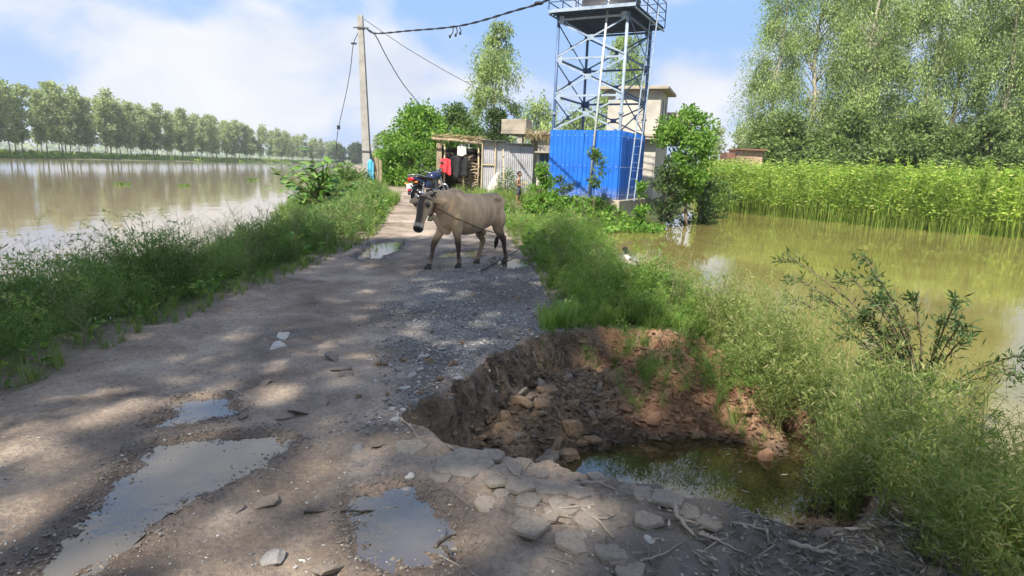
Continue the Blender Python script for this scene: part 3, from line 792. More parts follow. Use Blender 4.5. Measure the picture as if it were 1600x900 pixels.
def tree_meshes(name, seed, H, base, rx, clumps, per, clump_r, L, W, bark, leaf, droop=0.0, tr=None, shape='egg', lean=0.0, limb=0.7, zsq=1.0):
    """trunk with limbs (one mesh) and a crown of single leaves grouped in clumps (one mesh), both rooted at the origin"""
    r = np.random.default_rng(seed)
    tr = tr or H * 0.016
    ax = r.uniform(0, 6.28)
    t = np.linspace(0, 1, 9)
    wob = np.cumsum(r.normal(size=(9, 2)), 0) * H * 0.006
    TP = np.stack([wob[:, 0] + np.cos(ax) * lean * H * t ** 1.3, wob[:, 1] + np.sin(ax) * lean * H * t ** 1.3, t * H * 0.93 - 0.1], 1)
    mb = MB(); mb.tube(TP, tr * (1 - 0.86 * t) * np.where(t == 0, 1.35, 1), 7)
    axis = lambda z: np.stack([np.interp(z, TP[:, 2], TP[:, k]) for k in range(2)], -1)
    u = r.uniform(size=clumps)
    if shape == 'egg': env = lambda q: np.clip(np.sin(np.pi * np.clip(q, 0.04, 1) ** 0.8), 0.12, 1)
    elif shape == 'tall': env = lambda q: np.clip(0.55 + 0.45 * np.sin(np.pi * q * 1.05) - 0.45 * np.maximum(0, q - .75) * 4 * .45, 0.18, 1)
    else: env = lambda q: np.sqrt(np.clip(1 - (2 * np.clip(q, 0, .97) - 1) ** 2, 0.05, 1))
    z = base + (H - base) * u
    R = rx * env(u) * (0.25 + 0.75 * r.uniform(size=clumps) ** 0.55) * r.uniform(0.75, 1.12, clumps)
    a = r.uniform(0, 6.28, clumps)
    C = np.concatenate([axis(z) + np.stack([np.cos(a) * R, np.sin(a) * R], 1), z[:, None]], 1)
    for i in range(clumps):
        z0 = max(base * 0.75, z[i] - limb * R[i] - 0.03 * H)
        p0 = np.append(axis(np.array([z0]))[0], z0)
        m = p0 * 0.45 + C[i] * 0.55 + np.array([0, 0, 0.12 * R[i]])
        rr = tr * (1 - 0.86 * z0 / H) * 0.42
        mb.tube(np.array([p0, m, C[i]]), [rr, rr * 0.6, rr * 0.2], 4, False)
    cs = clump_r * r.uniform(0.6, 1.35, clumps)
    if droop > 0:                                    # hanging sprays: each a little string of leaves
        ns, nl = max(2, per // 9), 9
        S = np.repeat(C, ns, 0) + r.normal(size=(clumps * ns, 3)) * np.repeat(cs, ns)[:, None] * [0.75, 0.75, 0.6]
        out = unit((S - np.concatenate([axis(S[:, 2]), S[:, 2:3]], 1)) * [1, 1, 0] + 1e-6)
        ln = np.repeat(cs, ns) * r.uniform(0.5, 1.5, len(S)) * droop
        q = np.linspace(0, 1, nl)[None, :, None]
        LP = S[:, None] + out[:, None] * ln[:, None, None] * 0.5 * q - np.array([0, 0, 1]) * ln[:, None, None] * (q ** 1.6)
        LP = LP.reshape(-1, 3) + r.normal(size=(len(S) * nl, 3)) * np.repeat(ln, nl)[:, None] * 0.10
        LD = np.repeat(out, nl, 0) * 0.35 + np.array([0, 0, -0.8]) + r.normal(size=LP.shape) * 0.45
    else:
        g = r.normal(size=(clumps, per, 3)); g = unit(g) * r.uniform(size=(clumps, per, 1)) ** 0.42
        LP = (C[:, None] + g * cs[:, None, None] * [1.15, 1.15, 0.8 * zsq]).reshape(-1, 3)
        LD = g.reshape(-1, 3) * 0.8 + r.normal(size=LP.shape) * 0.6 + np.array([0, 0, -0.15])
    n = len(LP)
    V, F = leaves(LP, LD, L * r.uniform(0.6, 1.3, n), W * r.uniform(0.7, 1.25, n), r, 0.12)
    return mb.mesh('trunk', bark, True), raw_mesh('crown', V, [F], [leaf], False)
def plant_tree(name, meshes, x, y, z, label, cat='tree', group=None, rz=None, s=1.0, sz=None, sub=('trunk', 'crown')):
    o = thing(name, label, cat, (x, y, z), random.uniform(0, 6.28) if rz is None else rz, group)
    o.scale = (s, s, sz or s)
    link(sub[0], meshes[0], o); link(sub[1], meshes[1], o)
    return o
def gpos(px, Y, dz=-0.05):
    """a place on the ground at distance Y under image column px"""
    p = at(px, 270, Y)
    return p[0], Y, hz(p[0], Y) + dz

# the row on the far bank
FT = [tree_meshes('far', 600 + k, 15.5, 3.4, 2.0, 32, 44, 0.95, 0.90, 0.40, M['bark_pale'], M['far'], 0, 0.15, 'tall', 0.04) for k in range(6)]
k = 0
yy = 118.0
while yy < 440:
    gap = 302 < yy < 318
    for row in range(2):
        if gap or (row == 1 and random.random() < 0.12): continue
        xx = -123 - 7 * row + random.uniform(-1.5, 1.5)
        hgt = 1.12 - 0.25 * min(1, max(0, (yy - 180) / 200)) + random.uniform(-0.14, 0.12)
        plant_tree('poplar_tree', FT[k % 6], xx, yy + random.uniform(-1.5, 1.5), 0.2, 'slender tall tree standing in the row along the far river bank', 'tree', 'row of trees along the far bank', s=hgt * random.uniform(0.85, 1.15), sz=hgt)
        bpy.context.scene.collection.objects[-1].parent.rotation_euler = (random.gauss(0, 0.03), random.gauss(0, 0.03), random.uniform(0, 6.28))
        k += 1
    yy += 4.4 if yy < 320 else 6.5
FB = tree_meshes('dense', 620, 12, 1.0, 5.5, 40, 90, 1.9, 1.3, 0.8, M['bark'], M['dark'])
for j, (px, s) in enumerate(((517, 0.9), (538, 1.05), (552, 0.6))):
    p = gpos(px, 400)
    plant_tree('broad_tree', FB, -112 + j * 7.5, 395 + 12 * j, 0.0, ['dark rounded tree at the end of the far bank row', 'tallest dark bushy tree where the far bank ends', 'low dark bush beside the pole on the far bank'][j], s=s)
p3 = [(600, 150, 0.55), (588, 190, 0.6)]
for j, (px, Yd, s) in enumerate(p3):
    gp = gpos(px, Yd); plant_tree('slender_tree', FT[j], gp[0], gp[1], 0.2, ['pale slender tree beyond the road bend', 'distant pale tree just right of the concrete pole'][j], s=s)
n = 9000
yv = 112 + 360 * r.uniform(size=n) ** 1.3; xv = -117.5 - 9 * r.uniform(size=n) ** 1.5
V, F = leaves(np.stack([xv, yv, height(xv, yv, False) - 0.05], 1), np.stack([r.normal(size=n) * .3, r.normal(size=n) * .3, np.ones(n)], 1), r.uniform(0.5, 1.3, n), r.uniform(0.25, 0.6, n), r)
mass('bank_grass', V, F, M['jute'], 'bright green grass along the foot of the far bank', 'grass')
# far low treeline all round
n = 9000
a = r.uniform(-1.1, 1.1, n); d = r.uniform(1150, 1500, n)
hgt = 9 + 7 * fbm(a * 40, a * 0, 81, 4)
P = np.stack([np.sin(a) * d, np.cos(a) * d, r.uniform(0, 1, n) * hgt], 1)
V, F = leaves(P, r.normal(size=(n, 3)), r.uniform(5, 12, n), r.uniform(4, 8, n), r)
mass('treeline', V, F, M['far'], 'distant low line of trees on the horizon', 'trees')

# big drooping trees behind the jute
RT = [tree_meshes('big', 640 + k, 28, 2.8, 2.55, 90, 520, 0.80, 0.26, 0.10, M['bark_pale'], M['euc'], 2.1, 0.30, 'tall', 0.05) for k in range(3)]
spots = [(1212, 60, 0.80, 0, 'leftmost tall drooping tree behind the jute field'), (1262, 66, 1.0, 1, 'tall drooping tree behind the jute, second from the house'),
         (1318, 60, 0.93, 2, 'tall drooping tree behind the middle of the jute field'), (1372, 67, 1.05, 0, 'tall drooping tree with crown out of frame behind jute'),
         (1415, 60, 0.9, 1, 'tall drooping tree at the edge behind the jute'), (1470, 66, 1.0, 2, 'tall drooping tree far along the jute field edge'),
         (1530, 60, 0.95, 0, 'tall drooping tree second last along the jute'), (1590, 66, 1.0, 1, 'last tall drooping tree along the jute field')]
for px, Yd, s, kk, lb in spots:
    g = gpos(px, Yd); plant_tree('drooping_tree', RT[kk], g[0], g[1], -0.1, lb, 'tree', 'tall trees behind the jute field', s=s)
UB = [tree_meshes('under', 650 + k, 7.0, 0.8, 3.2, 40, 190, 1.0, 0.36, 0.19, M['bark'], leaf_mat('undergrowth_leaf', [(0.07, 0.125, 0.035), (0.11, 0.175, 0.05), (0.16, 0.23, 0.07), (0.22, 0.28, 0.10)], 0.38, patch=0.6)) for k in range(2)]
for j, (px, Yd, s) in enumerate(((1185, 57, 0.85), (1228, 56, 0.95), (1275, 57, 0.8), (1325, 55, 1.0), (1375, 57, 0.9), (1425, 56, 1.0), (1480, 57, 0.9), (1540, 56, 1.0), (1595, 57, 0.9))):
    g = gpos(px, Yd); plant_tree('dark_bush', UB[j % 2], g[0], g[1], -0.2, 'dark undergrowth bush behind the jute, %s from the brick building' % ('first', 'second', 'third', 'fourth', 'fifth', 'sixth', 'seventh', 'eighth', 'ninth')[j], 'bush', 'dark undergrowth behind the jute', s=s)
for j, (px, Yd, s) in enumerate(((1118, 110, 0.62), (1148, 120, 0.7), (1168, 95, 0.5))):
    g = gpos(px, Yd); plant_tree('slender_tree', FT[j + 2], g[0], g[1], 0.1, ('hazy far tree nearest the bright green tree', 'hazy far tree just left of the brick building', 'hazy far tree rising behind the brick building')[j], 'tree', 'far trees beyond the brick building', s=s)

# trees round the huts and the house
def one(name, px, Yd, top, label, seed, rx, clumps, per, cr, L, W, bark, leaf, base=0.25, cat='tree', **kw):
    g = gpos(px, Yd)
    H = at(px, top, Yd)[2] - g[2]
    me = tree_meshes(name, seed, H, H * base, rx, clumps, per, cr, L, W, bark, leaf, **kw)
    return plant_tree(name, me, g[0], g[1], g[2], label, cat, rz=0)
one('eucalyptus_tree', 765, 60, 36, 'tall slender pale tree rising above the tin shed', 701, 2.1, 46, 420, 0.62, 0.26, 0.09, M['bark_pale'], M['euc'], 0.16, shape='tall', droop=1.1, lean=0.05, tr=0.2)
one('eucalyptus_tree', 968, 62, 55, 'tall slender tree seen through the steel tower', 702, 2.3, 44, 420, 0.65, 0.26, 0.095, M['bark_pale'], M['euc'], 0.16, shape='tall', droop=1.1, tr=0.2)
one('eucalyptus_tree', 840, 75, 160, 'pale tree behind the flat roofed house', 703, 3.0, 40, 160, 1.0, 0.4, 0.16, M['bark_pale'], M['euc'], 0.2, droop=1.0)
one('eucalyptus_tree', 905, 78, 172, 'low pale tree behind the left legs of the tower', 704, 2.8, 34, 150, 1.0, 0.4, 0.16, M['bark_pale'], M['euc'], 0.2, droop=1.0)
one('leafy_tree', 657, 40, 166, 'round bright green tree beside the thatched hut', 705, 2.5, 64, 170, 0.72, 0.24, 0.13, M['bark'], M['fresh'], 0.08)
one('leafy_tree', 712, 46, 172, 'fresh green tree rising behind the thatched hut', 706, 2.6, 52, 160, 0.75, 0.26, 0.13, M['bark'], M['mid'], 0.12)
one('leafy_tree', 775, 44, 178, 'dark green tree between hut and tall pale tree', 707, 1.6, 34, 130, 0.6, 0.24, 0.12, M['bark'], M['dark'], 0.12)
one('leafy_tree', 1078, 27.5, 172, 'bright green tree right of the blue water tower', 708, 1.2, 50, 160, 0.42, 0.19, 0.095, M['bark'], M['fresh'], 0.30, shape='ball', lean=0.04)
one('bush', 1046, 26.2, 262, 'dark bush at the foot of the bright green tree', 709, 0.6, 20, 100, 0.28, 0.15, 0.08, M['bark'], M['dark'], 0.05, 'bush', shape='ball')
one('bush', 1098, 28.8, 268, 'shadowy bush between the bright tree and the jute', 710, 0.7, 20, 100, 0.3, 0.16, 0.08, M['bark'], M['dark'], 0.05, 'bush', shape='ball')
one('bush', 640, 34, 226, 'bright creeper covered bush by the road bend', 711, 1.7, 40, 150, 0.5, 0.17, 0.11, M['bark'], M['fresh'], 0.03, 'bush', shape='ball')
one('bush', 612, 36, 238, 'low bright bush just right of the pole', 712, 1.3, 30, 130, 0.45, 0.17, 0.11, M['bark'], M['fresh'], 0.03, 'bush', shape='ball')
one('bush', 675, 33, 244, 'low green bush left of the thatched hut', 713, 1.0, 26, 120, 0.38, 0.16, 0.1, M['bark'], M['mid'], 0.03, 'bush', shape='ball')
one('bush', 543, 25, 264, 'small leafed bush between the large leaves and pole', 722, 0.75, 24, 100, 0.3, 0.12, 0.06, M['stem'], M['mid'], 0.03, 'bush', shape='ball')
one('sapling', 932, 23.9, 236, 'young sapling with drooping leaves before the blue sheets', 714, 0.5, 13, 34, 0.17, 0.18, 0.06, M['bark'], M['mid'], 0.5, 'sapling', tr=0.022, lean=0.06)
one('shrub', 880, 24.2, 268, 'leggy dark shrub before the left of the blue sheets', 715, 0.42, 12, 36, 0.16, 0.15, 0.05, M['bark'], M['dark'], 0.3, 'shrub', tr=0.02)
one('shrub', 845, 23.6, 256, 'yellow tipped leafy shrub right of the boy', 716, 0.38, 20, 60, 0.18, 0.13, 0.07, M['bark'], M['fresh'], 0.08, 'shrub', tr=0.025)
one('shrub', 793, 27.4, 268, 'loose grey green shrub against the tin shed', 717, 0.8, 22, 60, 0.3, 0.11, 0.04, M['bark'], M['mid'], 0.05, 'shrub', tr=0.02)
one('shrub', 862, 22.9, 300, 'dense broad leaved shrub before the tower plinth', 718, 0.45, 18, 46, 0.18, 0.15, 0.1, M['stem'], M['fresh'], 0.03, 'shrub', tr=0.015)
one('shrub', 1006, 24.4, 290, 'broad leaved plant at the foot of the ladder', 719, 0.35, 14, 40, 0.16, 0.16, 0.1, M['stem'], M['fresh'], 0.03, 'shrub', tr=0.015)
one('shrub', 852, 22.4, 306, 'low leafy plant just right of the boy', 720, 0.45, 18, 50, 0.2, 0.14, 0.09, M['stem'], M['fresh'], 0.03, 'shrub', tr=0.012)
one('shrub', 1122, 33, 262, 'leafy shrub at the left end of the jute', 721, 0.9, 24, 90, 0.4, 0.18, 0.09, M['bark'], M['mid'], 0.05, 'shrub', tr=0.03)
# low creeping leaves along the water below the plinth
n = 2600
cx = r.uniform(818, 1075, n); cyv = r.uniform(21.6, 25.2, n)
xw = np.array([at(px, 270, yv)[0] for px, yv in zip(cx, cyv)])
d = poly_sdf(xw, cyv, POND) + 0.3 * fbm(xw * 1.5, cyv * 1.5, 82, 3)
k = d > -0.7; xw, cyv = xw[k], cyv[k]
P = np.stack([xw, cyv, np.maximum(height(xw, cyv), WATER_Z) + r.uniform(0.0, 0.18, len(xw))], 1)
V, F = leaves(P, np.stack([r.normal(size=len(P)), r.normal(size=len(P)), r.uniform(0.0, 0.9, len(P))], 1), r.uniform(0.12, 0.26, len(P)), r.uniform(0.08, 0.17, len(P)), r, 0.1)
mass('ground_cover', V, F, M['fresh'], 'bright creeping leaves along the pond edge below the tower', 'creepers')

# shade trees on the bank behind the viewer: their crowns dapple the near road
ST = [tree_meshes('shade', 740 + k, 19.5, 9.0, 4.3, 40, 62, 0.95, 0.42, 0.2, M['bark'], M['mid'], 0, 0.24, 'ball') for k in range(2)]
ST2 = tree_meshes('shade', 745, 19.5, 8.5, 3.6, 62, 95, 0.95, 0.42, 0.2, M['bark'], M['mid'], 0, 0.24, 'ball')
for j, (sx, sy, s) in enumerate(((-7.3, -1.5, 1.0), (-6.9, -7.8, 1.0), (-9.2, -4.6, 0.97), (-3.7, -8.9, 0.9))):
    if s: plant_tree('shade_tree', ST[j % 2] if j else ST2, sx, sy, hz(sx, sy) - 0.2, ['leafy tree on the river bank shading the cow', 'leafy roadside tree shading the near road', 'leafy tree on the bank shading the left verge', 'leafy tree at the roadside shading the pit'][j], s=s)

# ------------------------------------------------------------------ water tower
M['paint'] = plain('sunlit_pale_blue_paint', (0.27, 0.33, 0.41), 0.45, 0.22, 3.0, bump=0.1, dark=(0.15, 0.21, 0.33))  # the tower's blue with sunlight put into the colour
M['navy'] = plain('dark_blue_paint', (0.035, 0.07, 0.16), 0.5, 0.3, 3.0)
M['steel'] = plain('shaded_blue_steel_paint', (0.075, 0.125, 0.25), 0.45, 0.3, 3.0)  # the same blue with shade put into the colour
M['zinc'] = plain('zinc_pipe', (0.50, 0.53, 0.55), 0.45, 0.2, 2.0, metal=0.2)
M['tank'] = plain('black_plastic', (0.06, 0.06, 0.065), 0.45, 0.3, 2.0)
M['concrete'] = plain('stained_concrete', (0.33, 0.29, 0.235), 0.92, 0.42, 1.4, bump=0.35, bscale=30)
M['plaster'] = plain('weathered_plaster', (0.42, 0.395, 0.35), 0.92, 0.28, 0.9, bump=0.15, bscale=20)
M['plaster2'] = plain('grey_plaster', (0.36, 0.33, 0.28), 0.92, 0.3, 0.8, bump=0.2, bscale=20)
m, t, b = new_mat('blue_sheet'); M['blue'] = m
n1 = noise_node(t, 1.2, 6, 0.6); n2 = noise_node(t, 9, 5, 0.65)
c1 = ramp_node(t, n1.outputs['Fac'], [(0.3, (0.006, 0.095, 0.44)), (0.55, (0.012, 0.135, 0.56)), (0.75, (0.025, 0.18, 0.62))])
dust = ramp_node(t, n2.outputs['Fac'], [(0.58, (0, 0, 0)), (0.80, (0.35, 0.35, 0.35))])
c2 = mix_node(t, dust.outputs[0], c1.outputs[0], (0.10, 0.20, 0.50))
tcx = N(t, 'ShaderNodeTexCoord'); sx_ = N(t, 'ShaderNodeSeparateXYZ'); t.links.new(tcx.outputs['Object'], sx_.inputs[0])
mr_ = N(t, 'ShaderNodeMapRange'); mr_.inputs['From Min'].default_value = 0.55; mr_.inputs['From Max'].default_value = 0.0; t.links.new(sx_.outputs['Z'], mr_.inputs['Value'])
ms_ = N(t, 'ShaderNodeMath', operation='MULTIPLY'); t.links.new(mr_.outputs[0], ms_.inputs[0])
sp__ = ramp_node(t, n2.outputs['Fac'], [(0.38, (0, 0, 0)), (0.62, (0.9, 0.9, 0.9))]); t.links.new(sp__.outputs[0], ms_.inputs[1])
c3 = mix_node(t, ms_.outputs[0], c2.outputs[0], (0.26, 0.22, 0.17))      # mud splashed up from the ground
t.links.new(c3.outputs[0], b.inputs['Base Color']); b.inputs['Roughness'].default_value = 0.45
def corrugated(w, h, pitch=0.19, depth=0.028, flat=0.55, th=0.004, rounded=False):
    """a ribbed sheet standing in the x-z plane, with real thickness"""
    xs, ys = [], []
    if rounded:
        k = int(w / pitch * 6)
        xs = list(np.linspace(0, w, k + 1)); ys = [depth * 0.5 * math.cos(2 * math.pi * v / pitch) for v in xs]
    else:
        v = 0.0
        while v < w - 1e-6:
            for f, d in ((0, 0), (flat, 0), (flat + 0.13, -depth), (0.87, -depth)):
                if v + f * pitch <= w: xs.append(v + f * pitch); ys.append(d)
            v += pitch
        if xs[-1] < w - 1e-4: xs.append(w); ys.append(0)
    n = len(xs)
    V = [(x - w / 2, y + q * th, z) for q in (0, 1) for z in (0, h) for x, y in zip(xs, ys)]
    F = []
    for i in range(n - 1):
        F.append([i, i + 1, n + i + 1, n + i]); F.append([2 * n + i + 1, 2 * n + i, 3 * n + i, 3 * n + i + 1])
        F.append([i + 1, i, 2 * n + i, 2 * n + i + 1]); F.append([n + i, n + i + 1, 3 * n + i + 1, 3 * n + i])
    return V, F
def sheet_mesh(name, mat, *a, **k):
    V, F = corrugated(*a, **k)
    mb = MB(); mb.add(V, F)
    return mb.mesh(name, mat)
TW, TD = 3.05, 3.5
tower = thing('water_tower', 'tall steel water tower with bright blue sheet walls on concrete plinth', 'water tower', (3.506, 27.25, -0.62), math.radians(-27))
TZ0 = -0.62
def tz(z): return z - TZ0
hx_, hy_ = TW / 2, TD / 2
def tb(name, mat, fn, **kw):
    mb = MB(); fn(mb); return mb.build(name, mat, tower, world=False, **kw)
def lit_or_shaded(front): return M['paint'] if front else M['steel']  # sunlit colour on front face and front right leg, shaded colour elsewhere
tb('plinth', M['concrete'], lambda m: m.box((0, 0, tz(-0.14)), (TW + 0.36, TD + 0.36, 1.0)), bevel=0.03)
legxy = [(-1, -1), (1, -1), (1, 1), (-1, 1)]
LV = [3.02, 4.45, 5.9, 7.42]
for sx, sy in legxy:
    x, y = sx * (hx_ - 0.09), sy * (hy_ - 0.09)
    lg = tb('leg', lit_or_shaded(sx > 0 and sy < 0), lambda m: m.tube([(x, y, tz(0.34)), (x, y, tz(4.0)), (x, y, tz(7.52))], 0.062, 10), smooth=True)
    fl = MB(); fl.lathe([(0.12, tz(3.72)), (0.12, tz(3.75))], (x, y, 0), 10); fl.lathe([(0.12, tz(3.76)), (0.12, tz(3.79))], (x, y, 0), 10)
    fl.build('flange', M['paint'], lg, world=False)
corners = [(sx * (hx_ - 0.09), sy * (hy_ - 0.09)) for sx, sy in legxy]
for f in range(4):
    a, b_ = np.array(corners[f]), np.array(corners[(f + 1) % 4])
    nrm = np.array([(b_ - a)[1], -(b_ - a)[0]]); nrm = nrm / np.linalg.norm(nrm)
    e = (b_ - a) / np.linalg.norm(b_ - a)
    for k in range(4):
        z = tz(LV[k]) if k < 3 else tz(7.40)
        p, q = a + e * 0.06, b_ - e * 0.06
        tb('girt', lit_or_shaded(f == 0), lambda m: m.beam((*p, z), (*q, z), 0.05, 0.08))
        for c0, s_ in ((a, 1), (b_, -1)):
            g = c0 + e * 0.13 * s_ + nrm * 0.034
            tb('gusset', lit_or_shaded(f == 0), lambda m: m.box((*g, z), (0.24, 0.012, 0.26), np.array([[e[0], nrm[0], 0], [e[1], nrm[1], 0], [0, 0, 1]])))
    for k in range(3):
        z0, z1 = tz(LV[k]), tz(LV[k + 1] if k < 2 else 7.40)
        o = nrm * 0.05
        for s_ in (0, 1):
            p0 = a + o * (1 + 0.35 * s_); p1 = b_ + o * (1 + 0.35 * s_)
            P0 = (*(p0 if s_ == 0 else p1), z0 + 0.08); P1 = (*(p1 if s_ == 0 else p0), z1 - 0.08)
            tb('brace', lit_or_shaded(f == 0), lambda m: m.beam(P0, P1, 0.014, 0.062))
        mid = (a + b_) / 2 + nrm * 0.085
        tb('gusset', lit_or_shaded(f == 0), lambda m: m.box((*mid, (z0 + z1) / 2), (0.26, 0.012, 0.2), np.array([[e[0], nrm[0], 0], [e[1], nrm[1], 0], [0, 0, 1]])))
# blue sheets: four to a side
for f in range(4):
    a, b_ = np.array(legxy[f]) * [hx_, hy_], np.array(legxy[(f + 1) % 4]) * [hx_, hy_]
    e = (b_ - a); Lw = np.linalg.norm(e); e = e / Lw; w = Lw / 4
    me = sheet_mesh('panel', M['blue'], w - 0.006, 2.72, pitch=0.19, depth=0.032)
    for k in range(4):
        c = a + e * w * (k + 0.5)
        o = link('panel', me, tower); o.location = (c[0], c[1], tz(0.365) + random.uniform(0, 0.015)); o.rotation_euler = (random.uniform(-.004, .004), random.uniform(-.004, .004), math.atan2(e[1], e[0]) + random.uniform(-.006, .006))
        if f < 2:
            mb = MB()
            for zz in (0.2, 1.3, 2.5):
                for q in (-0.25, 0.0, 0.25): mb.lathe([(0.016, 0.0), (0.016, 0.012), (0.006, 0.016)], (q * 1.52 * 0.75, -0.034, zz), 6, (0, -1, 0))
            mb.build('screw', M['zinc'], o, world=False)
# deck with joists, rail, tank
dx0, dx1, dy0, dy1 = -hx_ - 0.20, hx_ + 0.33, -hy_ - 0.30, hy_ + 0.55
dk = tb('deck', M['navy'], lambda m: m.box(((dx0 + dx1) / 2, (dy0 + dy1) / 2, tz(7.68)), (dx1 - dx0, dy1 - dy0, 0.02)))
for k in range(15):
    y = dy0 + 0.16 + k * (dy1 - dy0 - 0.3) / 14
    mb = MB(); mb.box(((dx0 + dx1) / 2, y, tz(7.625)), (dx1 - dx0 - 0.05, 0.05, 0.085)); mb.build('joist', M['navy'], dk, world=False)
tb('edge_beam', M['paint'], lambda m: m.box(((dx0 + dx1) / 2, dy0 - 0.026, tz(7.655)), (dx1 - dx0, 0.05, 0.12)))
for xx in (dx0 + 0.02, dx1 - 0.02):
    tb('edge_beam', M['paint'], lambda m: m.box((xx, (dy0 + dy1) / 2, tz(7.555)), (0.05, dy1 - dy0, 0.05)))
for zz in (8.0, 8.35, 8.7):
    for p, q in (((dx0, dy0), (dx1, dy0)), ((dx1, dy0), (dx1, dy1)), ((dx1, dy1), (dx0, dy1)), ((dx0, dy1), (dx0, dy0))):
        tb('rail', M['navy'], lambda m: m.beam((*p, tz(zz)), (*q, tz(zz)), 0.03))
for k in range(4):
    a, b_ = [np.array(v) for v in (((dx0, dy0), (dx1, dy0)), ((dx1, dy0), (dx1, dy1)), ((dx1, dy1), (dx0, dy1)), ((dx0, dy1), (dx0, dy0)))[k]]
    for s_ in (0.0, 0.35, 0.68):
        p = a + (b_ - a) * s_
        tb('rail_post', M['navy'], lambda m: m.beam((*p, tz(7.69)), (*p, tz(8.7)), 0.035))
tb('tank', M['tank'], lambda m: m.lathe([(1.18, 0), (1.2, 0.25), (1.22, 0.3), (1.2, 0.35), (1.2, 0.6), (1.22, 0.65), (1.2, 0.7), (1.2, 1.1), (1.1, 1.3), (0.4, 1.55), (0.35, 1.6)], (0.1, 0.15, tz(7.695)), 28), smooth=True)
def tloc(p):                                         # world -> tower frame
    return np.array(tower.matrix_basis.inverted() @ Vector([float(v) for v in p]))
tower.matrix_basis = Matrix.Translation(tower.location) @ Matrix.Rotation(math.radians(-27), 4, 'Z')
pa, pb = tloc(at(953, -20, 25.5)), tloc(at(920, 303, 25.3))
tb('pipe', M['zinc'], lambda m: m.tube([pa, pa * .5 + pb * .5, pb], 0.045, 8), smooth=True)
pa, pb = tloc(at(1024, 10, 26.6)), tloc(at(985, 314, 25.1))
side = np.array([0.26, 0.10, 0.0])
for q in (-0.5, 0.5):
    tb('ladder_rail', M['paint'], lambda m: m.tube([pa + side * q, pb + side * q], 0.026, 6))
nr = 24
for k in range(nr):
    c = pb + (pa - pb) * (k + 0.7) / nr
    tb('rung', M['steel'], lambda m: m.tube([c - side * 0.5, c + side * 0.5], 0.013, 5))

# ------------------------------------------------------------------ house behind the tower
YA = math.radians(-20)
ux, uy = math.cos(YA), math.sin(YA)
house = thing('house', 'flat roofed plastered house with stair room behind the blue tower', 'house', (7.35, 33.5, 0.1), YA)
def hb(name, mat, c, s, bevel=0.0, parent=None):
    mb = MB(); mb.box(c, s); return mb.build(name, mat, parent or house, world=False, bevel=bevel)
# local x runs right along the front, y goes back; the front right corner is the origin
wl = hb('wall', M['plaster'], (-3.3, 2.5, 1.6), (6.6, 5.0, 3.3))
rf = hb('roof', M['concrete'], (-4.15, 2.5, 3.34), (9.1, 5.9, 0.17), 0.02)
hb('parapet', M['concrete'], (-7.95, 0.1, 3.75), (1.5, 1.0, 0.64), 0.02, rf)
hb('stair_room', M['plaster'], (-1.35, 1.6, 4.55), (2.8, 2.9, 2.24))
hb('stair_room_roof', M['concrete'], (-1.38, 1.62, 5.76), (3.65, 3.75, 0.16), 0.02)
hb('side_wall', M['plaster2'], (0.75, 3.6, 4.1), (1.5, 0.15, 1.5))
hb('ledge', M['concrete'], (-0.6, -0.25, 3.16), (2.2, 0.5, 0.08))
wn = hb('window', M['navy'], (-6.0, -0.012, 1.75), (0.9, 0.05, 0.9))
for k in range(4):
    hb('window_bar', M['concrete'], (-6.35 + k * 0.23, -0.05, 1.75), (0.025, 0.025, 0.9), parent=wn)
hb('window_hood', M['concrete'], (-6.0, -0.22, 2.3), (1.25, 0.45, 0.07))
hb('window_sill', M['concrete'], (-6.0, -0.06, 1.27), (1.05, 0.12, 0.06))
for k in (0, 1):
    hb('vent', M['navy'], (0.062, 1.15 + k * 1.1, 4.75), (0.02, 0.16, 1.0))
hb('column', M['plaster2'], (-7.6, -0.15, 1.6), (0.28, 0.28, 3.3))
hb('inner_wall', M['plaster2'], (-7.4, 3.5, 1.6), (1.6, 0.15, 3.3))
# dry creeper hanging over the roof edge
n = 420
xx = r.uniform(-7.2, -5.0, n)
P = np.stack([xx, np.full(n, -0.48) + r.normal(size=n) * 0.05, 3.45 + r.uniform(-0.35, 0.18, n)], 1)
V, F = leaves(P, np.stack([r.normal(size=n) * .4, r.normal(size=n) * .2, -np.ones(n)], 1), r.uniform(0.15, 0.42, n), r.uniform(0.02, 0.05, n), r)
M['dry'] = leaf_mat('dry_stalk', [(0.17, 0.13, 0.07), (0.26, 0.20, 0.11), (0.36, 0.29, 0.17), (0.20, 0.2, 0.09)], 0.2)
link('dry_creeper', raw_mesh('dry_creeper', V, [F], [M['dry']], False), house)

# small brick building beyond the jute, and its yard wall
M['brick'] = plain('pink_brick', (0.42, 0.27, 0.20), 0.9, 0.2, 3.0, bump=0.2)
M['brick_d'] = plain('dark_red_roof', (0.20, 0.10, 0.075), 0.9, 0.25, 3.0)
p0, p1 = at(1157, 240, 52), at(1192, 240, 52)
bh = thing('brick_building', 'small pink brick building above the far edge of the jute', 'building', (p0[0], 52, 0))
zt = at(1170, 235, 52)[2]
mb = MB(); mb.box(((p0[0] + p1[0]) / 2, 53.4, zt / 2), (p1[0] - p0[0], 2.8, zt)); mb.build('wall', M['brick'], bh)
mb = MB(); mb.box(((p0[0] + p1[0]) / 2, 53.3, zt + 0.06), (p1[0] - p0[0] + 0.3, 3.3, 0.12)); mb.build('roof', M['brick_d'], bh)
mb = MB(); mb.box((p0[0] - 0.45, 53.8, zt / 2 - 0.1), (0.7, 1.8, zt - 0.2)); mb.build('porch', M['brick_d'], bh)
for k in range(3):
    mb = MB(); mb.box((p0[0] + 0.45 + 0.28 * k, 51.99, zt - 0.62), (0.14, 0.05, 0.06)); mb.build('vent', M['brick_d'], bh)
q0, q1 = at(1112, 250, 50), at(1156, 250, 50)
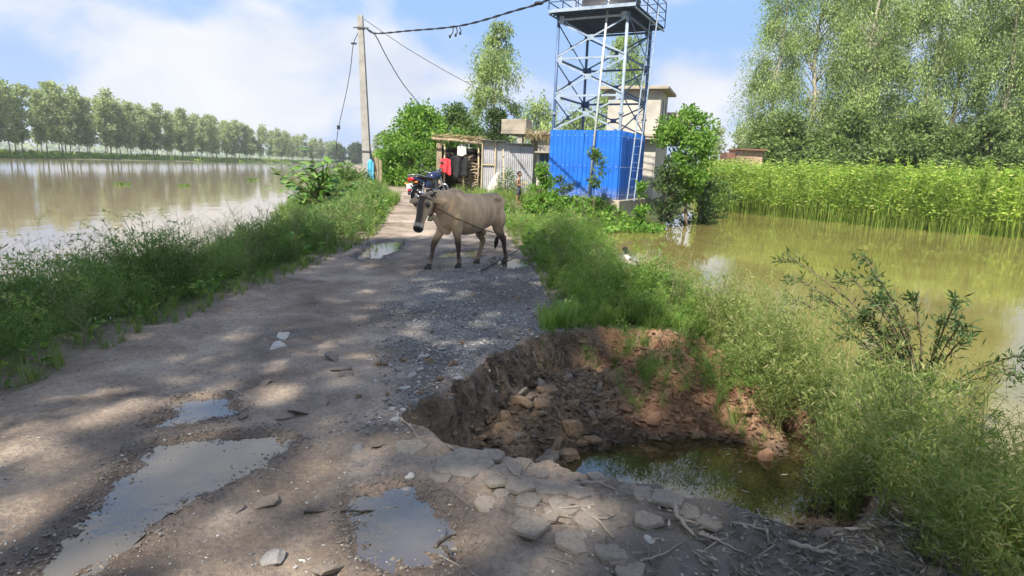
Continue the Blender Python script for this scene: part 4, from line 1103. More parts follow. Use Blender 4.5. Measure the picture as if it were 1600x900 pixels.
yw = thing('yard_wall', 'low reddish brick wall left of the small brick building', 'wall', (q0[0], 50, 0))
zw = at(1130, 254, 50)[2]
mb = MB(); mb.box(((q0[0] + q1[0]) / 2, 50.15, zw / 2), (q1[0] - q0[0], 0.25, zw)); mb.build('wall', M['brick'], yw)
mb = MB(); mb.box(((q0[0] + q1[0]) / 2, 50.15, zw + 0.03), (q1[0] - q0[0] + .1, 0.34, 0.06)); mb.build('coping', M['brick_d'], yw)

# ------------------------------------------------------------------ tin shed
m, t, b = new_mat('grey_tin'); M['tin'] = m
n1 = noise_node(t, 1.1, 7, 0.65); n2 = noise_node(t, 14, 5, 0.6)
c1 = ramp_node(t, n1.outputs['Fac'], [(0.3, (0.27, 0.27, 0.28)), (0.5, (0.45, 0.45, 0.47)), (0.72, (0.56, 0.56, 0.58))])
c2 = mix_node(t, 0.5, c1.outputs[0], ramp_node(t, n2.outputs['Fac'], [(0.35, (0.75, 0.70, 0.64)), (0.6, (1.05, 1.05, 1.05))]).outputs[0], 'MULTIPLY')
t.links.new(c2.outputs[0], b.inputs['Base Color']); b.inputs['Roughness'].default_value = 0.5; b.inputs['Metallic'].default_value = 0.25
M['wood'] = plain('weathered_wood', (0.27, 0.215, 0.15), 0.9, 0.35, 5.0, bump=0.3)
M['bamboo'] = plain('dry_bamboo', (0.44, 0.36, 0.22), 0.7, 0.25, 4.0)
M['dark_in'] = plain('near_black_wood', (0.03, 0.026, 0.022), 0.95, 0.3, 3.0)  # near black brown for the back and side walls of the hut
x0, x1 = at(752, 260, 28.6)[0], at(832, 260, 28.6)[0]
zb = hz(0.0, 28.6) + 0.05
shed = thing('tin_shed', 'shed of upright grey corrugated tin sheets left of the house', 'shed', (x0, 28.6, zb))
ztop = at(752, 220, 28.6)[2] - zb
W6 = (x1 - x0) / 4
for k in range(4):
    hgt = ztop - 0.06 * k
    me = sheet_mesh('panel', M['tin'], W6 + 0.02, hgt, pitch=0.095, depth=0.03, rounded=True)
    o = link('panel', me, shed); o.location = (W6 * (k + 0.5), 0.012 * (k % 2), 0.02 * random.random()); o.rotation_euler = (0, random.uniform(-0.012, 0.012), 0)
me = sheet_mesh('panel', M['tin'], 1.0, ztop - 0.35, pitch=0.095, depth=0.03, rounded=True)
for k in range(2):
    for xx, rz in ((W6 * 4, math.pi / 2), (0.0, math.pi / 2)):
        o = link('panel', me, shed); o.location = (xx, 0.52 + k * 1.0, 0.0); o.rotation_euler = (0, 0, rz)
mb = MB()
for zz in (0.12, ztop * 0.55, ztop - 0.14): mb.box((W6 * 0.55, -0.05, zz), (W6 * 1.02, 0.04, 0.05))
mb.build('door_bar', M['bamboo'], shed, world=False)
mb = MB(); mb.box((W6 * 1.08, -0.05, ztop / 2), (0.05, 0.05, ztop)); mb.box((0.03, -0.05, ztop / 2), (0.05, 0.05, ztop)); mb.build('door_post', M['bamboo'], shed, world=False)
rm = sheet_mesh('roof_sheet', M['tin'], W6 * 2.08, 2.7, pitch=0.095, depth=0.03, rounded=True)
for k in range(2):
    o = link('roof_sheet', rm, shed); o.location = (W6 * (1 + 2 * k), -0.30, ztop + 0.03 - 0.08 * k); o.rotation_euler = (math.radians(-97), 0.02 * (1 - 2 * k), 0)

# ------------------------------------------------------------------ thatched lean-to left of the shed
hx0, hx1, HY = at(684, 260, 29.2)[0], at(749, 260, 29.2)[0], 29.2
zb = hz(-3, HY)
hut = thing('bamboo_hut', 'open bamboo lean-to with pole roof left of the tin shed', 'hut', (hx0, HY, zb))
Lh = hx1 - hx0; zt = at(690, 222, HY)[2] - zb
def hp(name, mat, fn, **k):
    mb = MB(); fn(mb); return mb.build(name, mat, hut, world=False, **k)
hp('plank', M['wood'], lambda m: m.box((0.06, 0, zt / 2), (0.24, 0.05, zt)))
for xx in (0.30, 0.62 * Lh, Lh - 0.06):
    hp('post', M['bamboo'], lambda m: m.tube([(xx, 0.02, -0.1), (xx + 0.02, 0.02, zt * .5), (xx, 0.03, zt)], 0.04, 6), smooth=True)
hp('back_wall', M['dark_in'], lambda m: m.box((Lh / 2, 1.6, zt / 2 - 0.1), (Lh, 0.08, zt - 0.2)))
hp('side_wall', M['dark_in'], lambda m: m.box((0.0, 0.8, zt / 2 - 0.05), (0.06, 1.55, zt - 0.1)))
for k in range(9):
    y = -0.35 + 0.25 * k
    hp('roof_pole', M['bamboo'] if k % 3 else M['wood'], lambda m: m.tube([(-0.12 - random.random() * .2, y, zt + 0.12 + 0.02 * k), (Lh * .5, y, zt + 0.07 + 0.02 * k), (Lh + 0.1, y, zt - 0.05 + 0.02 * k)], random.uniform(0.03, 0.05), 6), smooth=True)
for k in range(5):
    xx = 0.1 + k * Lh / 4.4
    hp('rafter', M['wood'], lambda m: m.tube([(xx, -0.45, zt + 0.06), (xx + 0.05, 1.8, zt + 0.30)], 0.03, 5))
n = 700
P = np.stack([r.uniform(-0.1, Lh, n), r.uniform(-0.4, 1.7, n), zt + 0.2 + r.uniform(0, 0.12, n)], 1)
V, F = leaves(P, np.stack([r.normal(size=n), r.normal(size=n), r.normal(size=n) * 0.15], 1), r.uniform(0.25, 0.6, n), r.uniform(0.02, 0.05, n), r)
link('thatch', raw_mesh('thatch', V, [F], [M['dry']], False), hut)
# firewood stacked in its right bay
fw = thing('firewood_stack', 'stack of split firewood between hut post and tin shed', 'firewood', (hx0 + Lh * 0.80, HY + 0.25, zb))
for k in range(46):
    z = 0.06 + (k // 4) * 0.145
    a = random.uniform(-0.55, 0.55)
    c = np.array([-0.28 + 0.19 * (k % 4) + random.uniform(-.05, .05), random.uniform(-.06, .08), z])
    d = np.array([math.sin(a) * 0.35, 0.0 + 0.3 * math.cos(a) - 0.2, math.sin(a * 2) * 0.12]) if k % 2 else np.array([0.28, random.uniform(-.06, .06), random.uniform(-.08, .08)])
    mb = MB(); mb.tube([c - d, c + d * .1, c + d], random.uniform(0.03, 0.055), 5); mb.build('log', M['wood'], fw, world=False)

def cloth(w, h, fold, seed, top=0.0, flare=0.0, nx=16, nz=14):
    """a hanging cloth with folds and thickness"""
    u, v = np.meshgrid(np.linspace(-0.5, 0.5, nx), np.linspace(0, 1, nz))
    x = u * w * (1 + flare * v); z = -v * h * (1 + 0.16 * fbm(u * 3 + seed, v * 0, seed + 3, 2)) + 0.03 * w * np.sin(u * 9 + seed) * v - 0.10 * h * (2 * u) ** 2 * (1 - v)
    y = fold * np.sin(u * 14 + seed + v * 1.3) * (0.35 + 0.65 * v) + fold * 0.6 * fbm(u * 5 + seed, v * 4, seed, 3)
    A = np.stack([x, y, z], -1).reshape(-1, 3); B = A + [0, 0.012, 0]
    i = np.arange(nx * nz).reshape(nz, nx)
    q = np.stack([i[:-1, :-1], i[:-1, 1:], i[1:, 1:], i[1:, :-1]], -1).reshape(-1, 4)
    k = nx * nz
    rim = np.concatenate([i[0], i[1:, -1], i[-1, -2::-1], i[-2:0:-1, 0]])
    e = np.stack([rim, np.roll(rim, -1), np.roll(rim, -1) + k, rim + k], 1)
    return np.concatenate([A, B]), np.concatenate([q[:, ::-1], q + k, e])
def hang(name, label, px, py, Yd, w, h, fold, mat, seed, cat='cloth', flare=0.0, rz=0.0):
    p = at(px, py, Yd)
    V, F = cloth(w, h, fold, seed, flare=flare)
    o = link(name, raw_mesh(name, V, [F], [mat], True)); o.location = p; o.rotation_euler = (0, 0, rz)
    return tag(o, label, cat)
def cloth_mat(name, c): return plain(name, c, 0.85, 0.18, 5.0, bump=0.2, bscale=60)
hang('red_cloth', 'red cloth hung up at the front of the bamboo hut', 696, 247, 28.9, 0.46, 0.72, 0.07, cloth_mat('red_cotton', (0.62, 0.05, 0.065)), 3, flare=0.25)
hang('dark_cloth', 'long black cloth hanging in the shade of the hut', 718, 243, 29.0, 0.85, 1.0, 0.09, cloth_mat('black_cotton', (0.018, 0.018, 0.02)), 5)
hang('teal_cloth', 'small teal cloth hanging beside the red one', 686, 264, 28.8, 0.2, 0.36, 0.02, cloth_mat('teal_cotton', (0.05, 0.42, 0.40)), 9)
hang('white_cloth', 'white cloth hung under the roof poles of the hut', 722, 228, 28.95, 0.42, 0.42, 0.02, cloth_mat('white_cotton', (0.62, 0.60, 0.56)), 11)
# white net sack and bamboo stick against the shed
sk = thing('white_sack', 'slumped white sack leaning against the tin shed door', 'sack', (at(772, 280, 27.9)[0], 27.9, hz(-0.8, 27.9)))
rings = []
A = np.arange(12) * 2 * np.pi / 12
for z, rr, ox in ((-0.04, 0.30, -0.05), (0.12, 0.33, -0.04), (0.4, 0.27, 0.0), (0.65, 0.17, 0.06), (0.85, 0.10, 0.12), (1.0, 0.05, 0.16)):
    rings.append(np.stack([ox + rr * np.cos(A) * (1 + .12 * np.sin(3 * A + z * 5)), rr * 0.7 * np.sin(A), np.full(12, z)], 1))
mb = MB(); mb.loft(rings); mb.build('bag', cloth_mat('white_net', (0.46, 0.44, 0.39)), sk, smooth=True, world=False)
mb = MB(); mb.tube([(0.12, 0, .93), (0.18, -.02, .96), (0.14, .03, .92)], 0.06, 6); mb.build('knot', M['bamboo'], sk, world=False)
bs = thing('bamboo_stick', 'upright yellow bamboo stick before the tin shed', 'stick', (at(786, 290, 26.5)[0], 26.5, hz(-0.3, 26.5)))
mb = MB(); mb.tube([(0.08, 0, -0.2), (0.03, 0, 0.8), (-0.05, 0.05, 2.0)], [0.032, 0.03, 0.022], 6); mb.build('pole', M['bamboo'], bs, world=False, smooth=True)
mb = MB()
for z in (0.35, 0.8, 1.25, 1.7): mb.lathe([(0.036, z - .012), (0.036, z + .012)], (0.05 - z * 0.05, 0.02, 0), 6)
mb.build('node_ring', M['wood'], bs, world=False)

# ------------------------------------------------------------------ concrete pole, wires, planks beside it
PY = 32.0
ptop, pbot = at(563, 24, PY), at(576, 300, PY)
pole = thing('utility_pole', 'square grey concrete utility pole beside the river', 'pole', (pbot[0], PY, pbot[2] - 0.3))
M['pole'] = plain('grey_concrete', (0.30, 0.29, 0.27), 0.9, 0.28, 2.5, bump=0.25, bscale=40)
rings = []
for tt in np.linspace(0, 1, 6):
    c = pbot + np.array([0, 0, -0.3]) * (1 - tt) + (ptop - pbot) * tt; hw = 0.215 * (1 - tt) + 0.125 * tt; hd = 0.19 * (1 - tt) + 0.11 * tt
    rings.append(np.array([c + [sx * hw, sy * hd, 0] for sx, sy in ((-1, -1), (1, -1), (1, 1), (-1, 1))]))
mb = MB(); mb.loft(rings); mb.build('shaft', M['pole'], pole, bevel=0.02)
M['iron'] = plain('dark_iron', (0.07, 0.07, 0.075), 0.6, 0.3, 8.0)
M['cable'] = plain('black_cable', (0.018, 0.02, 0.028), 0.55, 0.3, 8.0)
def pole_at(py):
    f = (py - 24) / (300 - 24); return ptop + (pbot - ptop) * f
for py_, w in ((43, 0.36), (234, 0.44)):
    c = pole_at(py_); mb = MB(); mb.box(c, (w, w * 0.92, 0.07)); mb.build('clamp', M['iron'], pole)
c = pole_at(43); mb = MB(); mb.beam(c + [-0.35, -0.1, 0], c + [0.4, -0.1, 0], 0.05); mb.build('cross_iron', M['iron'], pole)
mb = MB(); mb.tube(smooth_curve([at(578, 232, 31.7), at(581, 246, 31.6), at(584, 258, 31.6)], 4), 0.03, 5); mb.build('stay_wire', M['cable'], pole)
def wire(name, label, pts, rad, n=6, cat='cable', twist=0.0):
    C = smooth_curve(pts, 14)
    o = thing(name, label, cat, C[0])
    k = 2 if twist else 1
    for j in range(k):
        Cj = C.copy()
        if twist:
            L = np.concatenate([[0], np.cumsum(np.linalg.norm(np.diff(C, axis=0), axis=1))])
            # a bundle of insulated strands wound round each other
            fine = np.linspace(0, L[-1], int(L[-1] / 0.16)); Cj = np.stack([np.interp(fine, L, C[:, q]) for q in range(3)], 1)
            ph = fine * 4.0 + j * math.pi
            Cj = Cj + np.stack([np.cos(ph) * .3, np.cos(ph), np.sin(ph)], 1) * rad * 0.9
        mb = MB(); mb.tube(Cj, rad, n); mb.build('strand', M['cable'], o, smooth=True)
    return o
e0 = at(572, 44, PY)
w1 = wire('twisted_cable', 'thick twisted black cable from the pole towards the top edge', [e0, at(586, 52, 31), at(640, 48, 28.5), at(720, 40, 26), at(800, 18, 23), at(862, -3, 21), at(990, -75, 17.5), at(1250, -320, 12)], 0.023, 6, twist=1)
for k, (px_, py_, L_) in enumerate(((703, 57, 0), (712, 55, 0), (719, 52, 0))):
    a_, b_ = at(708 + 5 * k, 42, 26), at(px_, py_, 26)
    mb = MB(); mb.tube(smooth_curve([a_, (a_ + b_) / 2 + [0.05, 0, -0.03], b_], 4), 0.02, 5); s_ = mb.build('loose_end', M['cable'], w1)
    mb = MB(); mb.ell(b_, (0.05, 0.05, 0.07), 8, 6); mb.build('connector', M['cable'], w1)
mb = MB(); q = at(842, 5, 21.6); mb.ell(q, (0.16, 0.1, 0.06), 8, 6); mb.build('splice', M['cable'], w1)
wire('service_wire', 'thin wire from the pole down to the roof of the house', [at(569, 30, PY), at(640, 78, 32.5), at(720, 124, 33), at(790, 158, 33.6), at(862, 186, 34.4)], 0.014, 5)
wire('slack_cable', 'black cable running from the pole down into the trees', [e0, at(587, 56, 33), at(606, 92, 36), at(632, 134, 40), at(664, 172, 45), at(676, 184, 47)], 0.026, 5)
w2 = wire('hanging_wire', 'loose wire with two clamps hanging left of the pole', [at(560, 50, PY), at(552, 70, 32), at(548, 105, 33), at(541, 145, 34), at(531, 190, 35.5), at(527, 212, 37), at(525, 240, 40)], 0.018, 5)
for px_, py_, Yd, sz_ in ((553, 68, 32, (0.26, 0.08, 0.08)), (529, 199, 36, (0.16, 0.10, 0.22))):
    mb = MB(); mb.box(at(px_, py_, Yd), sz_); mb.build('connector', M['cable'], w2)
pf = thing('plank_screen', 'weathered upright planks standing just behind the concrete pole', 'planks', (at(588, 290, 31.8)[0], 31.8, hz(-7, 31.8)))
for k, (px_, t_, b_, w_) in enumerate(((587, 246, 292, 0.26), (594, 250, 290, 0.13), (582, 270, 293, 0.12))):
    p_, q_ = at(px_, t_, 31.8 + 0.05 * k), at(px_ + 1, b_ + 6, 31.8 + 0.05 * k)
    mb = MB(); mb.beam(q_, p_, w_, 0.04, up=(0, 1, 0)); mb.build('plank', M['wood'], pf)
mb = MB(); mb.tube([at(592, 300, 31.7), at(579, 225, 31.7)], 0.015, 5); mb.build('cane', M['bamboo'], pf)
hang('blue_cloth', 'light blue cloth hanging between the pole and the planks', 579, 249, 31.55, 0.30, 1.5, 0.035, cloth_mat('sky_cotton', (0.09, 0.40, 0.62)), 4, rz=0.2)

# ------------------------------------------------------------------ cow
def remesh(mb, voxel, iters=4, factor=0.5):
    tmp = bpy.data.objects.new('tmp', mb.mesh('tmp', M['cable'], True))
    COL.objects.link(tmp)
    md = tmp.modifiers.new('r', 'REMESH'); md.mode = 'VOXEL'; md.voxel_size = voxel
    sm = tmp.modifiers.new('s', 'SMOOTH'); sm.iterations = iters; sm.factor = factor
    dg = bpy.context.evaluated_depsgraph_get()
    me = bpy.data.meshes.new_from_object(tmp.evaluated_get(dg))
    bpy.data.objects.remove(tmp)
    me.materials.clear()
    me.polygons.foreach_set('use_smooth', np.ones(len(me.polygons), bool))
    V = np.empty(len(me.vertices) * 3, np.float32); me.vertices.foreach_get('co', V)
    return me, V.reshape(-1, 3).astype(float)
def set_col(me, colr):
    a = me.attributes.new('col', 'FLOAT_COLOR', 'POINT')
    a.data.foreach_set('color', np.concatenate([colr, np.ones((len(colr), 1))], 1).astype(np.float32).ravel())
def col_mat(name, rough=0.75, spec=0.25, bump=0.15, bs=120, sheen=0.0):
    m, t, b = new_mat(name)
    a = N(t, 'ShaderNodeAttribute'); a.attribute_name = 'col'
    n = noise_node(t, 14, 6, 0.6)
    v = mix_node(t, 0.55, a.outputs['Color'], ramp_node(t, n.outputs['Fac'], [(0.3, (0.72, 0.72, 0.72)), (0.7, (1.18, 1.16, 1.12))]).outputs[0], 'MULTIPLY')
    t.links.new(v.outputs[0], b.inputs['Base Color']); b.inputs['Roughness'].default_value = rough; b.inputs['Specular IOR Level'].default_value = spec
    b.inputs['Sheen Weight'].default_value = sheen
    n2 = noise_node(t, bs, 3, 0.6); bump_node(t, b, n2.outputs['Fac'], bump, 0.01)
    return m
def chain(mb, pts, n=14, sub=5):
    """a limb: points with radii, smoothly tapered"""
    P = np.array(pts, float); C = smooth_curve(P, sub)
    mb.tube(C[:, :3], np.maximum(C[:, 3], 0.004), n)
def frame_ring(c, lat, dep, hw, hd, n=18, flat=0.0):
    a = np.arange(n) * 2 * np.pi / n
    return c + np.cos(a)[:, None] * lat * hw + np.sin(a)[:, None] * dep * hd

cow_z = 0.0
cow = thing('cow', 'thin fawn brown cow with dark face walking across the road', 'cow', (-0.68, 9.32, cow_z), math.atan2(-0.714, -0.70))
mb = MB()
secs = [(-0.645, 0.965, 0.07, 0.07), (-0.60, 0.93, 0.15, 0.13), (-0.52, 0.885, 0.215, 0.185), (-0.42, 0.855, 0.245, 0.215), (-0.30, 0.825, 0.265, 0.225), (-0.15, 0.80, 0.285, 0.235), (0.0, 0.785, 0.31, 0.255),
        (0.14, 0.79, 0.315, 0.248), (0.27, 0.825, 0.315, 0.225), (0.38, 0.85, 0.29, 0.185), (0.47, 0.83, 0.25, 0.145), (0.55, 0.80, 0.19, 0.10), (0.60, 0.79, 0.12, 0.06)]
S = smooth_curve(np.array(secs), 4)
rings = []
A = np.arange(28) * 2 * np.pi / 28
for x, zc_, hh, hw in S:
    s_ = np.sin(A)
    wtop = 1 - 0.34 * np.maximum(0, s_) ** 2
    rings.append(np.stack([np.full(28, x), np.cos(A) * hw * wtop, zc_ + s_ * hh], 1))
mb.loft(rings)
mb.ell((0.32, 0, 1.075), (0.20, 0.075, 0.10))                       # hump
for s_ in (-1, 1):
    mb.ell((-0.43, 0.165 * s_, 1.02), (0.075, 0.05, 0.04))          # hip bone
    mb.ell((-0.61, 0.075 * s_, 0.98), (0.05, 0.04, 0.05))           # pin bone
    mb.ell((0.36, 0.125 * s_, 0.86), (0.13, 0.06, 0.22))            # shoulder blade
    mb.ell((-0.46, 0.125 * s_, 0.74), (0.15, 0.085, 0.19))          # thigh
# neck
nk = [((0.36, 0, 0.90), 0.15, 0.25), ((0.52, 0, 0.955), 0.118, 0.20), ((0.66, 0, 0.995), 0.092, 0.155), ((0.78, 0.0, 1.02), 0.082, 0.12), ((0.86, 0.005, 1.02), 0.07, 0.085)]
mb.loft([frame_ring(np.array(c), np.array([0, 1, 0]), unit(np.array([-0.35, 0, 1.0])), w, h, 20) for c, w, h in nk])
# dewlap: a thin fold from the throat to the brisket
dw = [((0.84, 0, 0.86), 0.016, 0.06), ((0.74, 0, 0.80), 0.016, 0.10), ((0.64, 0, 0.70), 0.018, 0.12), ((0.55, 0, 0.62), 0.022, 0.12), ((0.46, 0, 0.565), 0.03, 0.09), ((0.38, 0, 0.55), 0.03, 0.05)]
mb.loft([frame_ring(np.array(c), np.array([0, 1, 0]), unit(np.array([0.4, 0, 1.0])), w, h, 14) for c, w, h in dw])
# head
hp0, hp1 = np.array([0.83, 0.0, 1.075]), np.array([1.035, 0.09, 0.57])
hax = unit(hp1 - hp0); hlat = unit(np.cross(hax, np.array([-0.90, -0.44, -0.2]))); hlat = hlat if hlat[1] > 0 else -hlat
hfr = np.cross(hlat, hax); hfr = hfr if hfr[0] > 0 else -hfr
HL = np.linalg.norm(hp1 - hp0)
hs = [(-0.03, .045, .04, -.03), (0.03, .085, .075, -.02), (0.12, .104, .10, -.02), (0.24, .114, .124, -.018), (0.36, .102, .124, -.02), (0.50, .080, .104, -.015), (0.66, .068, .084, -.005), (0.78, .066, .074, 0), (0.87, .073, .070, 0.004), (0.95, .070, .060, 0.002), (1.0, .045, .040, 0)]
Hs = smooth_curve(np.array(hs), 3)
mb.loft([frame_ring(hp0 + hax * HL * s_ + hfr * o_, hlat, hfr, w, d, 20) for s_, w, d, o_ in Hs])
for s_ in (-1, 1):
    e0_ = hp0 + hax * HL * 0.11 + hlat * 0.075 * s_ - hfr * 0.045
    dirn = unit(hlat * s_ * 1.0 - hfr * 0.30 + np.array([0, 0, 0.10 if s_ > 0 else -0.05]))
    up_ = unit(np.cross(dirn, hfr)); thk = unit(np.cross(dirn, up_))
    er = []
    for q, w, th in ((0, .022, .020), (.06, .040, .018), (.13, .058, .012), (.19, .050, .010), (.235, .022, .008), (.245, .008, .006)):
        er.append(frame_ring(e0_ + dirn * q, up_, thk, w, th, 12))
    mb.loft(er)
    mb.ell(hp0 + hax * HL * 0.27 + hlat * 0.088 * s_ + hfr * 0.045, (0.030, 0.030, 0.022), R=None)   # brow
    mb.ell(hp0 + hax * HL * 0.94 + hlat * 0.036 * s_ + hfr * 0.038, (0.020, 0.020, 0.018))            # nostril rim
# legs
chain(mb, [(.38, -.05, .86, .05), (.40, -.10, .76, .095), (.43, -.115, .62, .088), (.50, -.105, .50, .062), (.60, -.10, .355, .046), (.635, -.092, .22, .031), (.675, -.085, .105, .036), (.70, -.08, .05, .040)])
chain(mb, [(.37, .05, .86, .05), (.375, .10, .76, .095), (.35, .118, .60, .088), (.325, .108, .48, .060), (.30, .10, .345, .046), (.285, .092, .21, .031), (.262, .085, .10, .036), (.262, .082, .05, .040)])
chain(mb, [(-.42, -.04, .90, .05), (-.40, -.11, .78, .12), (-.36, -.135, .66, .115), (-.31, -.13, .53, .082), (-.345, -.118, .42, .056), (-.385, -.11, .345, .046), (-.335, -.103, .22, .034), (-.285, -.098, .105, .037), (-.27, -.096, .05, .040)])
chain(mb, [(-.45, .04, .90, .05), (-.46, .11, .79, .12), (-.47, .14, .68, .118), (-.48, .135, .56, .084), (-.565, .12, .44, .056), (-.625, .11, .365, .047), (-.665, .10, .23, .034), (-.70, .094, .11, .037), (-.695, .092, .05, .040)])
chain(mb, [(-.60, 0, 1.02, .035), (-.665, 0, .99, .026), (-.70, .0, .86, .018), (-.70, -.01, .66, .015), (-.67, -.03, .48, .017), (-.64, -.05, .38, .032), (-.62, -.055, .28, .034), (-.60, -.06, .20, .012)], 10)
chain(mb, [(-.25, .05, .53, .05), (-.24, .05, .49, .045), (-.22, .05, .45, .02)], 10)       # small udder
chain(mb, [(-.25, -.05, .53, .05), (-.24, -.05, .49, .045), (-.22, -.05, .45, .02)], 10)
me, V = remesh(mb, 0.0118, 4)
nrm = np.empty(len(me.vertices) * 3, np.float32); me.vertices.foreach_get('normal', nrm); nrm = nrm.reshape(-1, 3)
side = ss(0.10, 0.20, np.abs(V[:, 1])) * ss(0.56, 0.68, V[:, 2]) * ss(1.10, 0.98, V[:, 2])
rib = side * ss(-0.30, -0.2, V[:, 0]) * ss(0.30, 0.2, V[:, 0])
V2 = V + nrm * (rib * 0.0075 * (0.4 + 1.2 * vn3(V * 5, 8)) * np.sin((V[:, 0] + 0.16 * (V[:, 2] - 0.8) + 0.03 * vn3(V * 4, 9)) * 2 * np.pi / 0.085))[:, None]
shf = ss(0.12, 0.2, V[:, 0]) * ss(0.5, 0.42, V[:, 0]) * ss(0.6, 0.7, V[:, 2])
V2 += nrm * (shf * 0.009 * (vn3(V * np.array([26, 3, 5]), 12) - .5))[:, None]
V2 += nrm * (0.004 * (vn3(V * 26, 3) - .5) + 0.010 * (vn3(V * 9, 4) - .5))[:, None]
fold_ = ss(0.42, 0.5, V[:, 0]) * ss(0.80, 0.7, V[:, 0]) * ss(0.6, 0.7, V[:, 2])
V2 += nrm * (fold_ * 0.0045 * np.sin((V[:, 0] * 0.8 + V[:, 2] * 0.35) * 95))[:, None]
me.vertices.foreach_set('co', V2.astype(np.float32).ravel())
tan_, drk, blk, pal = np.array([.56, .385, .235]), np.array([.06, .037, .03]), np.array([.018, .016, .016]), np.array([.50, .43, .35])
f_ = fbm(V[:, 0] * 4, V[:, 2] * 4, 91, 4)[:, None]
stk = (vn3(V * np.array([22, 4, 3.5]), 14) - .5)[:, None]           # streaky coat over ribs and shoulder
colr = tan_ * (1 + 0.20 * f_ + 0.42 * stk * ss(0.5, 0.7, V[:, 2])[:, None])
def paint(mask, c):
    global colr
    colr = colr * (1 - mask[:, None]) + c * mask[:, None]
paint(0.40 * ss(0.78, 0.60, V[:, 2]) * ss(0.2, -0.5, V[:, 0]), drk * 1.8)
paint(0.42 * ss(1.0, 1.09, V[:, 2]) * ss(0.45, 0.2, V[:, 0]), drk * 2.2)
paint(0.38 * ss(0.66, 0.5, V[:, 2]) * ss(-0.4, -0.2, V[:, 0]) * ss(0.45, 0.3, V[:, 0]), drk * 1.6)
leg = ss(0.52, 0.36, V[:, 2]) * (V[:, 0] < 0.80) * 1.0
hindr = (V[:, 1] < 0) & (V[:, 0] < 0)
paint(leg * np.where(hindr, 0.35, 0.92), drk)
paint(0.5 * ss(0.16, 0.09, V[:, 2]) * ss(0.05, 0.10, V[:, 2]) * (V[:, 0] < 0.8), pal * 0.7)
paint(0.6 * ss(0.80, 0.62, V[:, 2]) * ss(-0.42, -0.56, V[:, 0]), drk * 1.4)
hd = V - hp0; hs_ = hd @ hax / HL; hl_ = np.abs(hd @ hlat); hf_ = hd @ hfr
ish = (hs_ > -0.1) & (hs_ < 1.1) & (hl_ < 0.14) & (np.abs(hf_) < 0.2) & (V[:, 0] > 0.76)
fr = ish * ss(0.0, 0.05, hf_) * ss(0.075, 0.035, hl_)
paint(fr * 0.93 * ss(0.0, 0.15, hs_), blk * 2.0)
paint(ish * 0.5 * ss(0.25, 0.0, hs_), drk * 1.5)
ey = hp0 + hax * HL * 0.30 + hfr * 0.05
for s_ in (-1, 1):
    dd = np.linalg.norm(V - (ey + hlat * 0.09 * s_), axis=1); paint(0.85 * ss(0.065, 0.03, dd), blk * 1.6)
paint(ish * 0.75 * ss(0.76, 0.82, hs_) * ss(0.91, 0.86, hs_), pal)
paint(ish * ss(0.875, 0.915, hs_), blk)
paint(0.95 * ss(0.44, 0.36, V[:, 2]) * (V[:, 0] < -0.55) * (np.abs(V[:, 1] + 0.05) < 0.05) * (V[:, 0] > -0.68) * (V[:, 2] > 0.15), blk)
M['hide'] = col_mat('cow_hide', 0.8, 0.2, 0.2, 160, 0.15)
set_col(me, colr); me.materials.append(M['hide']); me.update()
link('body', me, cow)
M['horn'] = plain('dark_horn', (0.05, 0.042, 0.035), 0.5, 0.3, 20)
M['eye'] = plain('eye', (0.008, 0.006, 0.005), 0.12, 0.2, 10, spec=0.8)
M['rope'] = plain('brown_rope', (0.10, 0.07, 0.045), 0.9, 0.3, 60, bump=0.6, bscale=200)
for s_ in (-1, 1):
    mb = MB(); b0 = hp0 + hax * HL * 0.01 + hlat * 0.062 * s_ - hfr * 0.02
    L_ = 0.20 if s_ < 0 else 0.10
    mb.tube(smooth_curve([b0, b0 + (hlat * s_ * .75 + np.array([0, 0, .35])) * L_ * .5, b0 + (hlat * s_ * .95 + np.array([0.0, 0, .65])) * L_], 4), np.linspace(0.030, 0.009, 9), 10)
    mb.build('horn', M['horn'], cow, smooth=True, world=False)
    mb = MB(); mb.ell(hp0 + hax * HL * 0.305 + hlat * 0.088 * s_ + hfr * 0.052, (0.02, 0.02, 0.02), 10, 8); mb.build('eye', M['eye'], cow, smooth=True, world=False)
for (hx__, hy__, pitch_) in ((.712, -.08, 0.0), (.27, .082, 0.0), (-.262, -.096, 0), (-.687, .092, 0)):
    mb = MB()
    for q in (-1, 1):
        rr_h = [np.stack([hx__ + dx_ + rx_ * np.cos(A), hy__ + q * 0.019 + 0.019 * np.sin(A) * sc_, np.full(28, z_)], 1) for z_, rx_, dx_, sc_ in ((0.0, .050, .014, 1.0), (.022, .046, .008, 1.0), (.055, .036, -.004, .9))]
        mb.loft(rr_h)
    mb.build('hoof', M['horn'], cow, smooth=True, world=False)
def ring_path(c, lat, dep, hw, hd, n=22):
    a = np.linspace(0, 2 * np.pi, n)
    return c + np.cos(a)[:, None] * lat * hw + np.sin(a)[:, None] * dep * hd
mb = MB(); mb.tube(ring_path(np.array([0.74, 0, 0.955]), np.array([0, 1, 0]), unit(np.array([-0.1, 0, 1.0])), 0.10, 0.175), 0.011, 6, False); cl_ = mb.build('collar', M['rope'], cow, smooth=True, world=False)
mb = MB(); mb.lathe([(0.012, 0.0), (0.03, -0.02), (0.036, -0.07)], (0.755, 0.0, 0.775), 10); mb.build('bell', plain('brass', (0.42, 0.36, 0.25), 0.4, 0.3, 20, metal=0.6), cl_, smooth=True, world=False)
mb = MB(); mb.tube(ring_path(hp0 + hax * HL * 0.13 - hfr * 0.02, hlat, hfr, 0.105, 0.135), 0.008, 6, False)
mb.build('halter', M['rope'], cow, smooth=True, world=False)
